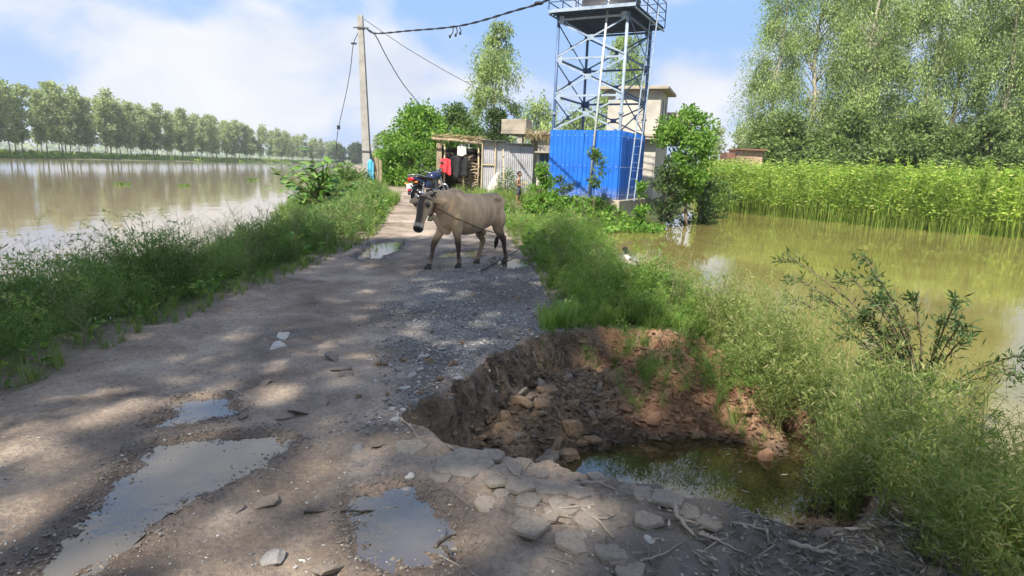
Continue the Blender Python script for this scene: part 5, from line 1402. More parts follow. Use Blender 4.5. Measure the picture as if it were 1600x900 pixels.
mb = MB(); mb.tube(smooth_curve([(0.72, 0.10, 0.90), (0.50, 0.175, 0.78), (0.30, 0.235, 0.70), (0.05, 0.275, 0.60), (-0.25, 0.27, 0.52), (-0.50, 0.22, 0.47), (-0.62, 0.17, 0.42), (-0.66, 0.12, 0.40)], 6), 0.0065, 5); mb.build('lead_rope', M['rope'], cow, smooth=True, world=False)
sp, sq = on_z(752, 423, 0.02), on_z(812, 392, 0.02)
st = thing('stick', 'dark stick lying on the wet gravel behind the cow', 'stick', (sp[0], sp[1], 0.0))
mb = MB(); mb.tube(smooth_curve([sp, sp * .6 + sq * .4 + [0, 0, .015], sq + [0, 0, 0.03]], 5), np.linspace(0.015, 0.008, 11), 6); mb.build('stem', M['horn'], st, smooth=True)

# ------------------------------------------------------------------ child by the shed
kx, ky = at(810, 300, 23)[0], 23.0
kz = hz(kx, ky)
ktop = at(810, 268, 23)[2]
KS = (ktop - kz) / 1.22
kid = thing('person', 'small child in dark shorts standing by the leafy shrubs', 'person', (kx, ky, kz), math.radians(-8))
kid.scale = (KS,) * 3
mb = MB()
Z = np.array([0, 0, 1.0])
tr = [(.50, .075, .095), (.58, .085, .105), (.68, .078, .098), (.78, .084, .108), (.88, .082, .118), (.94, .062, .105), (.975, .04, .06)]
A18 = np.arange(18) * 2 * np.pi / 18
mb.loft([np.stack([0.0 + dx_ * np.cos(A18) - 0.01 * (z_ - .5), wy * np.sin(A18), np.full(18, z_)], 1) for z_, dx_, wy in tr])
chain(mb, [(0, 0, .95, .042), (.012, 0, 1.0, .036), (.018, 0, 1.05, .04)], 12)
mb.ell((.018, 0, 1.125), (.088, .072, .098), 16, 12)
mb.ell((.055, 0, 1.075), (.048, .05, .05), 12, 8)                   # jaw
mb.ell((.108, 0, 1.105), (.016, .012, .018), 8, 6)                  # nose
mb.ell((.098, 0, 1.068), (.012, .02, .010), 8, 6)                   # lips
for s_ in (-1, 1):
    mb.ell((.010, .074 * s_, 1.11), (.02, .012, .03), 8, 6)         # ear
    chain(mb, [(-.005, .115 * s_, .905, .042), (-.035, .145 * s_, .80, .033), (-.025, .15 * s_, .70, .027), (.06, .11 * s_, .70, .025), (.15, .06 * s_, .735, .019)], 10)
    mb.ell((.185, .048 * s_, .745), (.035, .014, .024), 10, 6)      # palm
    for f, (oz, ln) in enumerate(((.020, .040), (.008, .048), (-.005, .044), (-.017, .034))):
        b0 = np.array([.21, .046 * s_, .745 + oz])
        chain(mb, [(*b0, .0085), (*(b0 + [ln * .6, -.008 * s_, .0]), .008), (*(b0 + [ln, -.026 * s_, -.004]), .0065)], 6, 3)
    chain(mb, [(.175, .045 * s_, .765, .009), (.195, .03 * s_, .788, .0085), (.215, .022 * s_, .79, .007)], 6, 3)
    fx = 0.035 * s_
    chain(mb, [(0, .052 * s_, .54, .068), (fx * .6 + .01, .056 * s_, .42, .058), (fx + .012, .058 * s_, .29, .042), (fx - .008, .058 * s_, .20, .043), (fx - .004, .058 * s_, .08, .027), (fx, .058 * s_, .04, .03)], 12)
    chain(mb, [(fx - .025, .058 * s_, .03, .03), (fx + .04, .062 * s_, .028, .032), (fx + .10, .066 * s_, .02, .022), (fx + .125, .068 * s_, .018, .014)], 10)
me, V = remesh(mb, 0.0075, 3)
colr = np.tile(np.array([.28, .16, .105]), (len(V), 1)) * (1 + 0.15 * fbm(V[:, 0] * 8, V[:, 2] * 8, 95, 3))[:, None]
paint(0.5 * ss(.012, .004, np.abs(V[:, 2] - 1.068)) * (V[:, 0] > .09), np.array([.12, .045, .035]))
for s_ in (-1, 1):
    paint(0.95 * ss(.013, .007, np.linalg.norm(V - np.array([.098, .030 * s_, 1.125]), axis=1)), np.array([.01, .008, .008]))
set_col(me, colr); me.materials.append(col_mat('brown_skin', 0.6, 0.35, 0.05)); me.update(); link('body', me, kid)
# shorts follow hips and thighs
mb = MB()
mb.loft([np.stack([dx_ * np.cos(A18), wy * np.sin(A18), np.full(18, z_)], 1) for z_, dx_, wy in ((.45, .080, .112), (.50, .090, .116), (.58, .094, .114), (.63, .088, .108))])
for s_ in (-1, 1):
    fx = 0.035 * s_
    chain(mb, [(0, .050 * s_, .56, .076), (fx * .45 + .008, .058 * s_, .46, .074), (fx * .8 + .012, .06 * s_, .35, .066), (fx * .85 + .012, .06 * s_, .335, .064)], 14)
me, V = remesh(mb, 0.008, 2)
me.materials.append(cloth_mat('dark_grey_cotton', (0.055, 0.06, 0.075))); link('shorts', me, kid)
mb = MB(); mb.ell((.004, 0, 1.148), (.094, .080, .090), 16, 10); me, V = remesh(mb, 0.007, 1)
keep = (V[:, 2] > 1.165) | (V[:, 0] < -0.02 + (V[:, 2] - 1.10) * .9) & (V[:, 2] > 1.07)
V = np.where(keep[:, None], V, np.array([.0, 0, 1.135]) + (V - np.array([.0, 0, 1.135])) * 0.80) + 0.006 * (np.stack([vn3(V * 60, q) for q in (1, 2, 3)], 1) - .5)
me.vertices.foreach_set('co', V.astype(np.float32).ravel()); me.materials.append(plain('black_hair', (0.010, 0.009, 0.009), 0.6, 0.3, 50)); me.update(); link('hair', me, kid)
# it holds a leaf
lf_ = thing('leaf', 'pale leaf held in the hands of the child', 'leaf', (kx + 0.24 * KS, ky - 0.03, kz + 0.70 * KS))
V, F = leaves(np.array([[0.0, 0, 0.0]]), np.array([[0.25, -0.2, 1.0]]), 0.2, 0.12, rng, 0.1)
link('blade', raw_mesh('blade', np.concatenate([V, V + [0, .004, 0]]), [np.concatenate([F, F[:, ::-1] + 4])], [M['bamboo']], False), lf_)

# ------------------------------------------------------------------ motorcycle, seen from behind
mx_, my_ = at(676, 300, 19.2)[0], 19.2
mzb = hz(mx_, my_)
moto = thing('motorcycle', 'dark blue motorcycle parked on the road behind the cow', 'motorcycle', (mx_, my_, mzb))
moto.rotation_euler = (math.radians(-9), 0, math.radians(64))
moto.scale = (1.12, 1.12, 1.12)
M['rubber'] = plain('tyre_rubber', (0.022, 0.022, 0.023), 0.85, 0.25, 30)
M['chrome'] = plain('dull_chrome', (0.50, 0.50, 0.52), 0.28, 0.2, 10, metal=0.85)
M['mblack'] = plain('black_plastic_panel', (0.02, 0.021, 0.026), 0.4, 0.3, 10)
M['mblue'] = plain('dark_blue_lacquer', (0.012, 0.02, 0.07), 0.22, 0.3, 6, spec=0.6)
M['redlens'] = plain('red_lens', (0.42, 0.008, 0.012), 0.2, 0.2, 20, spec=0.7)
M['amber'] = plain('amber_lens', (0.55, 0.18, 0.02), 0.25, 0.2, 20)
M['white'] = plain('white_plate', (0.70, 0.69, 0.66), 0.5, 0.12, 20)
M['mirror'] = plain('mirror_back', (0.03, 0.03, 0.032), 0.35, 0.2, 10)
def mp(name, mat, fn, parent=None, smooth=True, **k):
    mb = MB(); fn(mb); return mb.build(name, mat, parent or moto, world=False, smooth=smooth, **k)
def wheel(x, R_, w):
    a = np.linspace(0, 2 * np.pi, 33)[:-1]
    def torus(mb, rad, rw, rh):
        rings = []
        for q in range(8):
            th = q * math.pi / 4
            rr2 = rad + rh * math.cos(th)
            rings.append(np.stack([x + rr2 * np.cos(a), np.full(32, rw * math.sin(th)), R_ + rr2 * np.sin(a)], 1))
        V = np.concatenate(rings); F = [[q * 32 + j, q * 32 + (j + 1) % 32, ((q + 1) % 8) * 32 + (j + 1) % 32, ((q + 1) % 8) * 32 + j] for q in range(8) for j in range(32)]
        mb.add(V, F)
    wh = mp('wheel', M['chrome'], lambda m: torus(m, R_ - 0.085, 0.035, 0.022))
    mp('tyre', M['rubber'], lambda m: torus(m, R_ - 0.047, w / 2, 0.047), wh)
    mp('hub', M['chrome'], lambda m: m.lathe([(0.06, -0.06), (0.06, 0.06)], (x, 0, R_), 12, (0, 1, 0)), wh)
    def sp_(m):
        for q in range(10):
            th = q * math.pi / 5; m.tube([(x, 0, R_), (x + (R_ - .09) * math.cos(th), 0, R_ + (R_ - .09) * math.sin(th))], 0.009, 4)
    mp('spoke', M['chrome'], sp_, wh)
wheel(-0.62, 0.30, 0.11); wheel(0.63, 0.30, 0.09)
def oval(x, zc_, hw, hh, y=0.0, n=16, sq=0.8):
    a = np.arange(n) * 2 * np.pi / n
    c, s_ = np.cos(a), np.sin(a)
    return np.stack([np.full(n, x), y + hw * np.sign(c) * np.abs(c) ** sq, zc_ + hh * np.sign(s_) * np.abs(s_) ** sq], 1)
mp('fuel_tank', M['mblue'], lambda m: m.loft([oval(.02, .80, .06, .06), oval(.06, .83, .12, .10), oval(.2, .85, .15, .13), (oval(.36, .86, .15, .13)), oval(.46, .84, .10, .10), oval(.50, .83, .05, .06)]))
seat_ = mp('seat', M['mblack'], lambda m: m.loft([oval(-.66, .83, .07, .03), oval(-.6, .83, .12, .045), oval(-.4, .82, .135, .05), oval(-.2, .80, .13, .05), oval(0, .79, .11, .05), oval(.06, .80, .08, .04)]))
mp('tail_cowl', M['mblue'], lambda m: m.loft([oval(-.86, .80, .05, .03), oval(-.8, .79, .09, .05), oval(-.65, .74, .125, .065), oval(-.45, .70, .13, .07), oval(-.3, .68, .10, .06)]))
tl = mp('tail_light', M['redlens'], lambda m: m.loft([oval(-.90, .765, .07, .04), oval(-.875, .77, .10, .055), oval(-.82, .77, .10, .055)]))
mp('rear_fender', M['mblack'], lambda m: m.loft([oval(-.62, .66, .075, .02), oval(-.78, .64, .075, .02), oval(-.90, .55, .07, .02), oval(-.97, .44, .065, .018), oval(-.99, .38, .06, .012)]))
mp('plate', M['white'], lambda m: m.box((-.945, 0, .60), (.012, .20, .13), Matrix.Rotation(math.radians(-14), 3, 'Y')), smooth=False)
mp('reflector', M['redlens'], lambda m: m.box((-.985, 0, .49), (.014, .09, .04)), smooth=False)
for s_ in (-1, 1):
    mp('rear_indicator', M['amber'], lambda m: (m.ell((-.86, .17 * s_, .68), (.035, .045, .03)), m.tube([(-.84, .07 * s_, .69), (-.86, .16 * s_, .68)], .01, 5)))
    mp('grab_rail', M['chrome'], lambda m: m.tube(smooth_curve([(-.35, .14 * s_, .82), (-.6, .16 * s_, .86), (-.80, .13 * s_, .89), (-.86, .0, .89)], 4), .013, 6))
    sh_ = mp('shock_absorber', M['mblack'], lambda m: m.tube([(-.45, .13 * s_, .70), (-.60, .13 * s_, .34)], .022, 6))
    mp('spring', M['chrome'], lambda m: m.tube([np.array([-.46 - .11 * q, .13 * s_, .68 - .27 * q]) + .034 * np.array([math.cos(q * 44), math.sin(q * 44), 0]) for q in np.linspace(0, 1, 50)], .008, 4), sh_)
    mp('swing_arm', M['mblack'], lambda m: m.tube([(-.05, .10 * s_, .36), (-.62, .10 * s_, .30)], .024, 6))
    mp('fork', M['chrome'], lambda m: m.tube([(.40, .09 * s_, .90), (.63, .09 * s_, .30)], .022, 8))
    mp('side_panel', M['mblue'], lambda m: m.loft([oval(-.38, .62, .02, .08, .12 * s_), oval(-.25, .63, .03, .10, .125 * s_), oval(-.08, .62, .02, .07, .11 * s_)]))
    mp('grip', M['rubber'], lambda m: m.tube([(.20, .25 * s_, 1.02), (.15, .37 * s_, 1.02)], .018, 8))
    mr = mp('mirror', M['mirror'], lambda m: m.ell((.22, .34 * s_, 1.19), (.015, .06, .04)))
    mp('mirror_stem', M['mblack'], lambda m: m.tube([(.22, .24 * s_, 1.03), (.23, .28 * s_, 1.10), (.235, .33 * s_, 1.17)], .008, 5), mr)
    mp('foot_peg', M['rubber'], lambda m: m.tube([(.02, .12 * s_, .33), (.02, .25 * s_, .33)], .016, 6))
    mp('rear_peg', M['rubber'], lambda m: m.tube([(-.30, .12 * s_, .40), (-.32, .24 * s_, .41)], .016, 6))
mp('handlebar', M['chrome'], lambda m: m.tube(smooth_curve([(.15, -.37, 1.02), (.20, -.25, 1.02), (.28, -.12, .97), (.29, .12, .97), (.20, .25, 1.02), (.15, .37, 1.02)], 5), .012, 6))
mp('engine', plain('grey_engine', (0.17, 0.17, 0.18), 0.45, 0.3, 12, metal=0.5), lambda m: (m.box((.10, 0, .40), (.34, .22, .22)), [m.box((.22, 0, .50 + .025 * k), (.17, .20, .010)) for k in range(7)], m.box((.22, 0, .58), (.12, .14, .22)), m.lathe([(.09, 0), (.10, .02), (.08, .05)], (.04, -.11, .38), 14, (0, -1, 0))), smooth=False, bevel=0.01)
mp('frame', M['mblack'], lambda m: (m.tube(smooth_curve([(.38, 0, .88), (.40, 0, .60), (.30, 0, .30), (.0, 0, .26), (-.2, 0, .40)], 4), .022, 6), m.tube([(.38, 0, .85), (.0, 0, .74), (-.6, 0, .72)], .022, 6)))
mp('exhaust', M['chrome'], lambda m: m.tube(smooth_curve([(.32, -.05, .50), (.40, -.10, .34), (.15, -.14, .26), (-.25, -.16, .29), (-.45, -.17, .33)], 4), .02, 8))
mp('silencer', M['chrome'], lambda m: m.lathe([(.03, 0), (.052, .03), (.052, .42), (.035, .46)], (-.36, -.175, .31), 12, (-1, -.02, .20)))
mp('headlight', M['mblack'], lambda m: m.ell((.50, 0, .92), (.10, .12, .13)))
mp('front_fender', M['mblue'], lambda m: m.loft([oval(.40, .58, .03, .012), oval(.50, .635, .055, .014), oval(.63, .645, .06, .014), oval(.77, .60, .055, .014), oval(.86, .52, .035, .010)]))
mp('side_stand', M['mblack'], lambda m: m.tube([(-.02, .10, .28), (-.06, .26, .035)], .012, 5))
mp('leg_guard', M['chrome'], lambda m: m.tube(smooth_curve([(.36, -.04, .62), (.42, -.26, .60), (.44, -.30, .45), (.40, -.24, .32), (.30, -.06, .30)], 4), .012, 6))

# ------------------------------------------------------------------ pied bird in the weeds
bp_ = BIRD
bird = thing('bird', 'small pied bird with dark head sitting in the green weeds', 'bird', (bp_[0], bp_[1], hz(bp_[0], bp_[1]) + 0.24), math.radians(118))
bird.scale = (1.35, 1.35, 1.35)
mb = MB()
mb.loft([oval(-.20, .07, .02, .012), oval(-.14, .08, .05, .035), oval(-.06, .10, .085, .075), oval(.03, .12, .085, .08), oval(.09, .14, .06, .06), oval(.13, .17, .035, .04)])
chain(mb, [(.09, 0, .15, .05), (.13, 0, .20, .034), (.15, 0, .25, .03)], 12); mb.ell((.165, 0, .27), (.045, .035, .036))
chain(mb, [(.20, 0, .268, .014), (.235, 0, .262, .009)], 8)
me, V = remesh(mb, 0.008, 2)
colr = np.tile(np.array([.62, .54, .49]), (len(V), 1))
paint(0.9 * ss(.55, .62, vn3(V * 14, 5)) * (V[:, 0] < .1), np.array([.03, .028, .03])); paint(ss(.17, .21, V[:, 2]) * (V[:, 0] > .09), np.array([.02, .02, .025]))
set_col(me, colr); me.materials.append(col_mat('pied_feathers', 0.8, 0.2, 0.3, 80)); me.update(); link('body', me, bird)
for s_ in (-1, 1):
    mb = MB(); mb.tube([(-.02, .03 * s_, .05), (-.02, .03 * s_, -.20)], .007, 5); mb.build('leg', M['amber'], bird, world=False)

# ------------------------------------------------------------------ stones, clods and bricks
import bmesh
def rock_mesh(name, seed, mat, flatz=1.0, sub=2, cuts=9, el=(1, 0.8, 0.65)):
    r = np.random.default_rng(seed)
    bm = bmesh.new(); bmesh.ops.create_icosphere(bm, subdivisions=sub, radius=1.0)
    V = np.array([v.co[:] for v in bm.verts]); F = np.array([[v.index for v in f.verts] for f in bm.faces]); bm.free()
    for k in range(cuts):
        d = unit(r.normal(size=3)); o = r.uniform(0.45, 0.85)
        ex = np.maximum(0, V @ d - o); V = V - ex[:, None] * d
    V = V * np.array(el) * [1, 1, flatz] * r.uniform(0.85, 1.15, 3) + r.normal(size=V.shape) * 0.02
    V = V / np.abs(V[:, 0]).max() * 0.5
    return raw_mesh(name, V, [F], [mat], False)
M['stone'] = plain('grey_stone', (0.27, 0.255, 0.24), 0.9, 0.3, 14, bump=0.5, bscale=60)
M['stone_p'] = plain('pale_stone', (0.40, 0.38, 0.35), 0.9, 0.25, 14, bump=0.4, bscale=60)
M['clod'] = plain('mud_clod', (0.29, 0.24, 0.195), 0.95, 0.3, 10, bump=0.8, bscale=50)
M['dust_st'] = plain('dusty_brown_stone', (0.27, 0.185, 0.115), 0.95, 0.45, 12, bump=0.7, bscale=50)
M['clay'] = plain('red_clay_clod', (0.38, 0.215, 0.13), 0.95, 0.3, 10, bump=0.8, bscale=45)
M['brickp'] = plain('worn_road_brick', (0.30, 0.255, 0.208), 0.95, 0.3, 8, bump=0.7, bscale=50)
M['twig'] = plain('dry_twig', (0.25, 0.215, 0.18), 0.9, 0.3, 20)
ROCK = {k: [rock_mesh('stone', 800 + 20 * q + i, M[k], fl) for i in range(5)] for q, (k, fl) in enumerate((('stone', .8), ('stone_p', .8), ('clod', .7), ('dust_st', .75), ('clay', .85)))}
def slab_mesh(name, seed, mat):
    """a worn flat block: an uneven polygon with thickness and chipped edges"""
    r = np.random.default_rng(seed)
    n = int(r.integers(5, 7)); a = np.sort(np.arange(n) * 2 * np.pi / n + r.uniform(-.35, .35, n))
    sq = 1 / np.maximum(np.abs(np.cos(a)), np.abs(np.sin(a))) ** 0.7
    P = np.stack([np.cos(a) * sq * .5, np.sin(a) * sq * .42], 1)
    rings = [np.concatenate([P * s_, np.full((n, 1), z) + r.normal(size=(n, 1)) * .015], 1) for s_, z in ((1.0, -.14), (1.02, -.05), (1.0, .085), (.95, .115), (.5, .125))]
    mb = MB(); mb.loft(rings); return mb.mesh(name, mat)
SLAB = [slab_mesh('slab', 900 + k, M['brickp']) for k in range(6)]
def surf(px, py, it=5):
    z = 0.0
    for _ in range(it):
        p = on_z(px, py, z); z = hz(p[0], p[1])
    return np.array([p[0], p[1], z])
def px_size(p): return np.linalg.norm(p - [0, 0, CAM_Z]) / FPX
def lay(name, me, p, size, parent, lift=0.1, tilt=0.25, rz=None, sc=(1, 1, 1), mat=None):
    o = link(name, me, parent)
    o.location = (p[0], p[1], p[2] + lift * size)
    o.rotation_euler = (random.gauss(0, tilt), random.gauss(0, tilt), random.uniform(0, 6.28) if rz is None else rz)
    o.scale = (size * sc[0], size * sc[1], size * sc[2])
    return o
random.seed(31)
for k, (px, py, w, rz) in enumerate([(879, 793, 46, .7), (860, 764, 50, .1), (897, 849, 52, .5), (813, 764, 42, -.3), (826, 783, 38, .2), (847, 741, 24, 0), (773, 752, 32, .2), (955, 864, 44, .1), (934, 744, 26, .3),
        (642, 702, 46, .1), (728, 727, 84, -.1), (768, 712, 44, .3), (818, 804, 30, .6), (829, 826, 46, .9), (784, 773, 24, 0), (1043, 778, 44, 1.2), (981, 769, 38, .6), (1007, 773, 34, .2), (958, 868, 42, -.2),
        (932, 745, 24, .4), (690, 745, 40, .3), (860, 805, 34, .2), (1075, 800, 36, .4), (905, 772, 30, -.4), (1010, 812, 40, .3), (920, 815, 36, .8), (760, 790, 36, .1), (1110, 822, 34, .7), (985, 890, 44, .2), (800, 735, 36, .4)]):
    p = surf(px, py); s = w * px_size(p) * 1.05
    lay('slab', SLAB[k % 6], p, s, road, 0.012, 0.06, rz, (1, 1.2, 0.6))
for px, py, w, kind in [(467, 642, 42, 'clod'), (496, 633, 44, 'clod'), (447, 650, 28, 'clod'), (414, 600, 20, 'clod'), (428, 878, 44, 'stone'), (326, 694, 14, 'stone_p'), (592, 698, 22, 'clod'), (533, 578, 30, 'clod'), (540, 585, 22, 'clod'),
        (520, 560, 34, 'clod'), (440, 655, 20, 'clod'), (630, 608, 22, 'stone_p'), (714, 591, 17, 'stone_p'), (656, 578, 14, 'stone_p'), (659, 557, 12, 'stone_p'), (640, 745, 16, 'stone_p'), (635, 760, 20, 'stone'), (380, 650, 16, 'clod'), (415, 788, 34, 'clod'),
        (372, 795, 22, 'clod'), (515, 892, 50, 'clod'), (560, 700, 18, 'stone'), (1014, 844, 17, 'stone_p'), (620, 655, 20, 'stone_p'), (612, 640, 12, 'stone_p'), (650, 640, 14, 'stone'), (700, 608, 16, 'stone')]:
    p = surf(px, py); lay('stone', random.choice(ROCK[kind]), p, w * px_size(p) * 1.1, road, 0.06, 0.2, None, (1, 1, 0.4 if kind == 'clod' else 0.75))
k = 0
while k < 130:                                       # loose road metal, thickest along the broken edge
    x, y = random.uniform(-1.3, 0.5), random.uniform(3.3, 8.5)
    sd = float(poly_sdf(np.array([x]), np.array([y]), PIT)[0]); g = float(poly_sdf(np.array([x]), np.array([y]), GRAVEL)[0])
    if sd < 0.0 or g > 0.25 or random.random() > math.exp(-sd * 1.4): continue
    lay('stone', random.choice(ROCK[random.choice(('stone', 'stone', 'stone_p', 'dust_st'))]), (x, y, hz(x, y)), random.uniform(0.028, 0.075), road, 0.12, 0.4); k += 1
# in the pit
for px, py, w, h_, tilt_, kind in [(896, 640, 30, 44, 1.0, 0), (889, 678, 40, 22, .3, 0), (956, 670, 34, 24, .3, 0), (982, 667, 28, 22, .3, 0), (850, 690, 30, 18, .3, 0), (905, 655, 22, 18, .5, 0), (925, 690, 26, 16, .2, 0)]:
    p = surf(px, py); o = lay('stone', ROCK['dust_st'][int(px) % 5], p, w * px_size(p) * 1.3, pit, 0.12, 0.1, None, (1, .9, 1.2 * h_ / w)); o.rotation_euler = (tilt_ * .3, 0.2, random.uniform(-.4, .4))
k = 0
TVr = TV.reshape(ny, nx, 3)
while k < 230:
    x, y = (random.uniform(-0.6, 2.4), random.uniform(3.0, 6.0)) if k < 130 else (random.uniform(-0.2, 1.0), random.uniform(3.4, 5.4))
    i, j = int(np.searchsorted(gy, y)), int(np.searchsorted(gx, x))
    pd_ = float(pit_d(np.array([x]), np.array([y]))[0])
    p = TVr[i, j]
    if pd_ < 0.03 or p[2] < PIT_Z - 0.02: continue
    redz = (x > 0.95 and y > 4.4)
    if not redz and x > 1.3: continue
    kind = random.choice(('clay', 'clay', 'clay', 'dust_st')) if redz else random.choice(('dust_st', 'dust_st', 'clod', 'dust_st', 'clod'))
    s = random.choice((0.04, 0.05, 0.07, 0.10, 0.15)) * random.uniform(0.8, 1.3)
    if pd_ < 0.16:
        s *= 0.62
        if not redz: kind = random.choice(('dust_st', 'dust_st', 'stone_p', 'clod'))
    lay('stone', random.choice(ROCK[kind]), p, s, pit, 0.05, 0.6, None, (1, 1, 0.9)); k += 1
p = surf(1166, 533); lb = thing('broken_stone', 'pale grey stone on the far rim of the pit', 'stone', p)
o = link('rock', ROCK['stone_p'][1], lb); o.scale = (.22, .22, .22); o.location = (0, 0, .05)
p = surf(564, 322); lb = thing('boulder', 'low grey boulder in the grass left of the road', 'boulder', (p[0], p[1], p[2]))
o = link('rock', rock_mesh('boulder', 990, M['stone'], 0.6, 3, 12), lb); o.scale = (.62, .5, .6); o.location = (0, 0, .08)
p = surf(834, 336); lb = thing('boulder', 'pale grey stone in the weeds below the child', 'boulder', (p[0], p[1], p[2]))
o = link('rock', rock_mesh('boulder', 991, M['stone_p'], 0.6, 3, 12), lb); o.scale = (.45, .4, .5); o.location = (0, 0, .2)
p = surf(1214, 590); lb = thing('broken_stone', 'yellowish stone among the weeds right of the pit', 'stone', p)
o = link('rock', rock_mesh('yellow_stone', 992, plain('yellow_stone', (0.42, 0.40, 0.20), 0.9, 0.2, 14), .8), lb); o.scale = (.16, .14, .16); o.location = (0, 0, .16)

# gravel: fist to thumbnail sized chips, far too many to count
def chip(seed):
    r = np.random.default_rng(seed)
    V = np.array([(1, 0, 0), (0, 1, 0), (-1, 0, 0), (0, -1, 0), (0, 0, 1), (0, 0, -1)], float) * r.uniform(0.55, 1.1, (6, 3)) + r.normal(size=(6, 3)) * 0.22
    F = np.array([(0, 1, 4), (1, 2, 4), (2, 3, 4), (3, 0, 4), (1, 0, 5), (2, 1, 5), (3, 2, 5), (0, 3, 5)])
    return V * [1, .8, .55], F
CH = [chip(k) for k in range(10)]
r = np.random.default_rng(77)
x = r.uniform(-1.5, 0.7, 16000); y = 3.2 + 9.5 * r.uniform(size=16000) ** 1.5
g = poly_sdf(x, y, GRAVEL) + 0.3 * fbm(x * 2.2, y * 2.2, 52, 4)
k = (r.uniform(size=len(x)) < ss(0.35, -0.2, g)) & ~in_pit(x, y, 0.0); xa, ya = x[k], y[k]
x = r.uniform(-3.1, 1.6, 11000); y = 1.9 + 9 * r.uniform(size=11000) ** 1.5
k = ~in_pit(x, y, 0.0) & (x < XR(y)); xb, yb = x[k], y[k]
s = np.concatenate([0.006 + 0.014 * r.uniform(size=len(xa)) ** 2.2, 0.003 + 0.009 * r.uniform(size=len(xb)) ** 3])
x, y = np.concatenate([xa, xb]), np.concatenate([ya, yb])
V, F = tile(CH, np.stack([x, y, height(x, y) + s * 0.2], 1), s, r.uniform(0, 6.28, len(x)), 0.3, r)
m, t, b = new_mat('gravel_chips'); M['chips'] = m
g_ = N(t, 'ShaderNodeNewGeometry')
c_ = ramp_node(t, g_.outputs['Random Per Island'], [(0, (0.09, 0.088, 0.09)), (0.4, (0.19, 0.18, 0.175)), (0.75, (0.29, 0.275, 0.26)), (1, (0.46, 0.44, 0.41))])
t.links.new(c_.outputs[0], b.inputs['Base Color']); b.inputs['Roughness'].default_value = 0.9
tag(link('gravel', raw_mesh('gravel', V, [F], [M['chips']], False)), 'loose grey gravel scattered over the broken road', 'gravel', kind='stuff')
# granules of wet mud along the puddle shores
xs_, ys_ = [], []
for q in PUD[:3] + PUD[4:]:
    qa = np.array(q); lo, hi = qa.min(0) - .15, qa.max(0) + .15
    n = int(4200 * np.prod(hi - lo)) + 500
    xs_.append(r.uniform(lo[0], hi[0], n)); ys_.append(r.uniform(lo[1], hi[1], n))
x, y = np.concatenate(xs_), np.concatenate(ys_)
sd = np.min([poly_sdf(x, y, q) for q in PUD], 0)
k = r.uniform(size=len(x)) < np.exp(-((sd - 0.005) / 0.075) ** 2); x, y = x[k], y[k]
s = 0.004 + 0.011 * r.uniform(size=len(x)) ** 2
V, F = tile(CH, np.stack([x, y, np.maximum(height(x, y), -0.008) + s * 0.15], 1), s, r.uniform(0, 6.28, len(x)), 0.3, r)
tag(link('mud_crumbs', raw_mesh('mud_crumbs', V, [F], [plain('wet_mud', (0.13, 0.108, 0.09), 0.55, 0.3, 30)], False)), 'crumbs of wet mud round the edges of the puddles', 'mud', kind='stuff')
# roots torn out of the broken face
for k in range(26):
    i = random.randrange(20, na - 40); z0 = lip[i] - random.uniform(0.03, 0.2)
    b0 = np.array([rim[i, 0] + inw[i, 0] * 0.04, rim[i, 1] + inw[i, 1] * 0.04, z0])
    L_ = random.uniform(0.06, 0.2); w_ = np.array([inw[i, 0], inw[i, 1], 0]); s_ = random.uniform(-.5, .5) * np.array([tg[i, 0], tg[i, 1], 0])
    mb = MB(); mb.tube(smooth_curve([b0, b0 + (w_ * .55 + s_ * .5) * L_ * .5 + [0, 0, -.2 * L_], b0 + (w_ * .75 + s_) * L_ + [0, 0, -.85 * L_]], 4), np.linspace(0.006, 0.002, 9), 5)
    mb.build('root', M['twig'], pit, world=False)
# crumbs of earth in the pit
x = r.uniform(-0.6, 2.4, 13000); y = r.uniform(3.0, 6.0, 13000); pdq = pit_d(x, y); zq = height(x, y)
k = (pdq > 0.02) & (zq > PIT_Z - 0.03); x, y, zq = x[k], y[k], zq[k]
s = 0.006 + 0.040 * r.uniform(size=len(x)) ** 2.6
V, F = tile(CH, np.stack([x, y, zq + s * .3], 1), s, r.uniform(0, 6.28, len(x)), 0.3, r)
rd = ss(0.55, 1.25, V[:, 0]) * ss(4.4, 5.0, V[:, 1])
me = raw_mesh('rubble', V, [F], [M['pit']], False, dict(red=rd, damp=ss(PIT_Z + .13, PIT_Z - .02, V[:, 2])))
tag(link('rubble', me, pit), None, None, kind='stuff')

# dry leaves and twigs at the near edge
M['litter'] = leaf_mat('dead_leaf', [(0.10, 0.085, 0.07), (0.17, 0.145, 0.12), (0.25, 0.215, 0.175), (0.36, 0.32, 0.265)], 0.1, 0.8)
n = 5200
x = r.uniform(0.2, 2.4, n); y = r.uniform(1.85, 2.95, n)
k = ~in_pit(x, y, 0.0) & (r.uniform(size=n) < 0.08 + 0.9 * ss(0.5, 1.5, x + 0.6 * (2.3 - y))); x, y = x[k], y[k]; n = len(x)
P = np.stack([x, y, height(x, y) + 0.006], 1)
a = r.uniform(0, 6.28, n)
V1, F1 = leaves(P, np.stack([np.cos(a), np.sin(a), r.uniform(-.12, .28, n)], 1), r.uniform(0.02, 0.075, n), r.uniform(0.006, 0.022, n), r, 0.25)
n2_ = 900
x = r.uniform(-0.3, 2.2, n2_); y = r.uniform(1.85, 3.0, n2_); k = ~in_pit(x, y, 0.0) & (r.uniform(size=n2_) < 0.10 + 0.45 * ss(0.4, 1.4, x + 0.5 * (2.3 - y))); x, y = x[k], y[k]
A_ = np.stack([x, y, height(x, y) + 0.008], 1); a = r.uniform(0, 6.28, len(x)); ln = r.uniform(0.04, 0.22, len(x))
x2, y2 = x + np.cos(a) * ln, y + np.sin(a) * ln
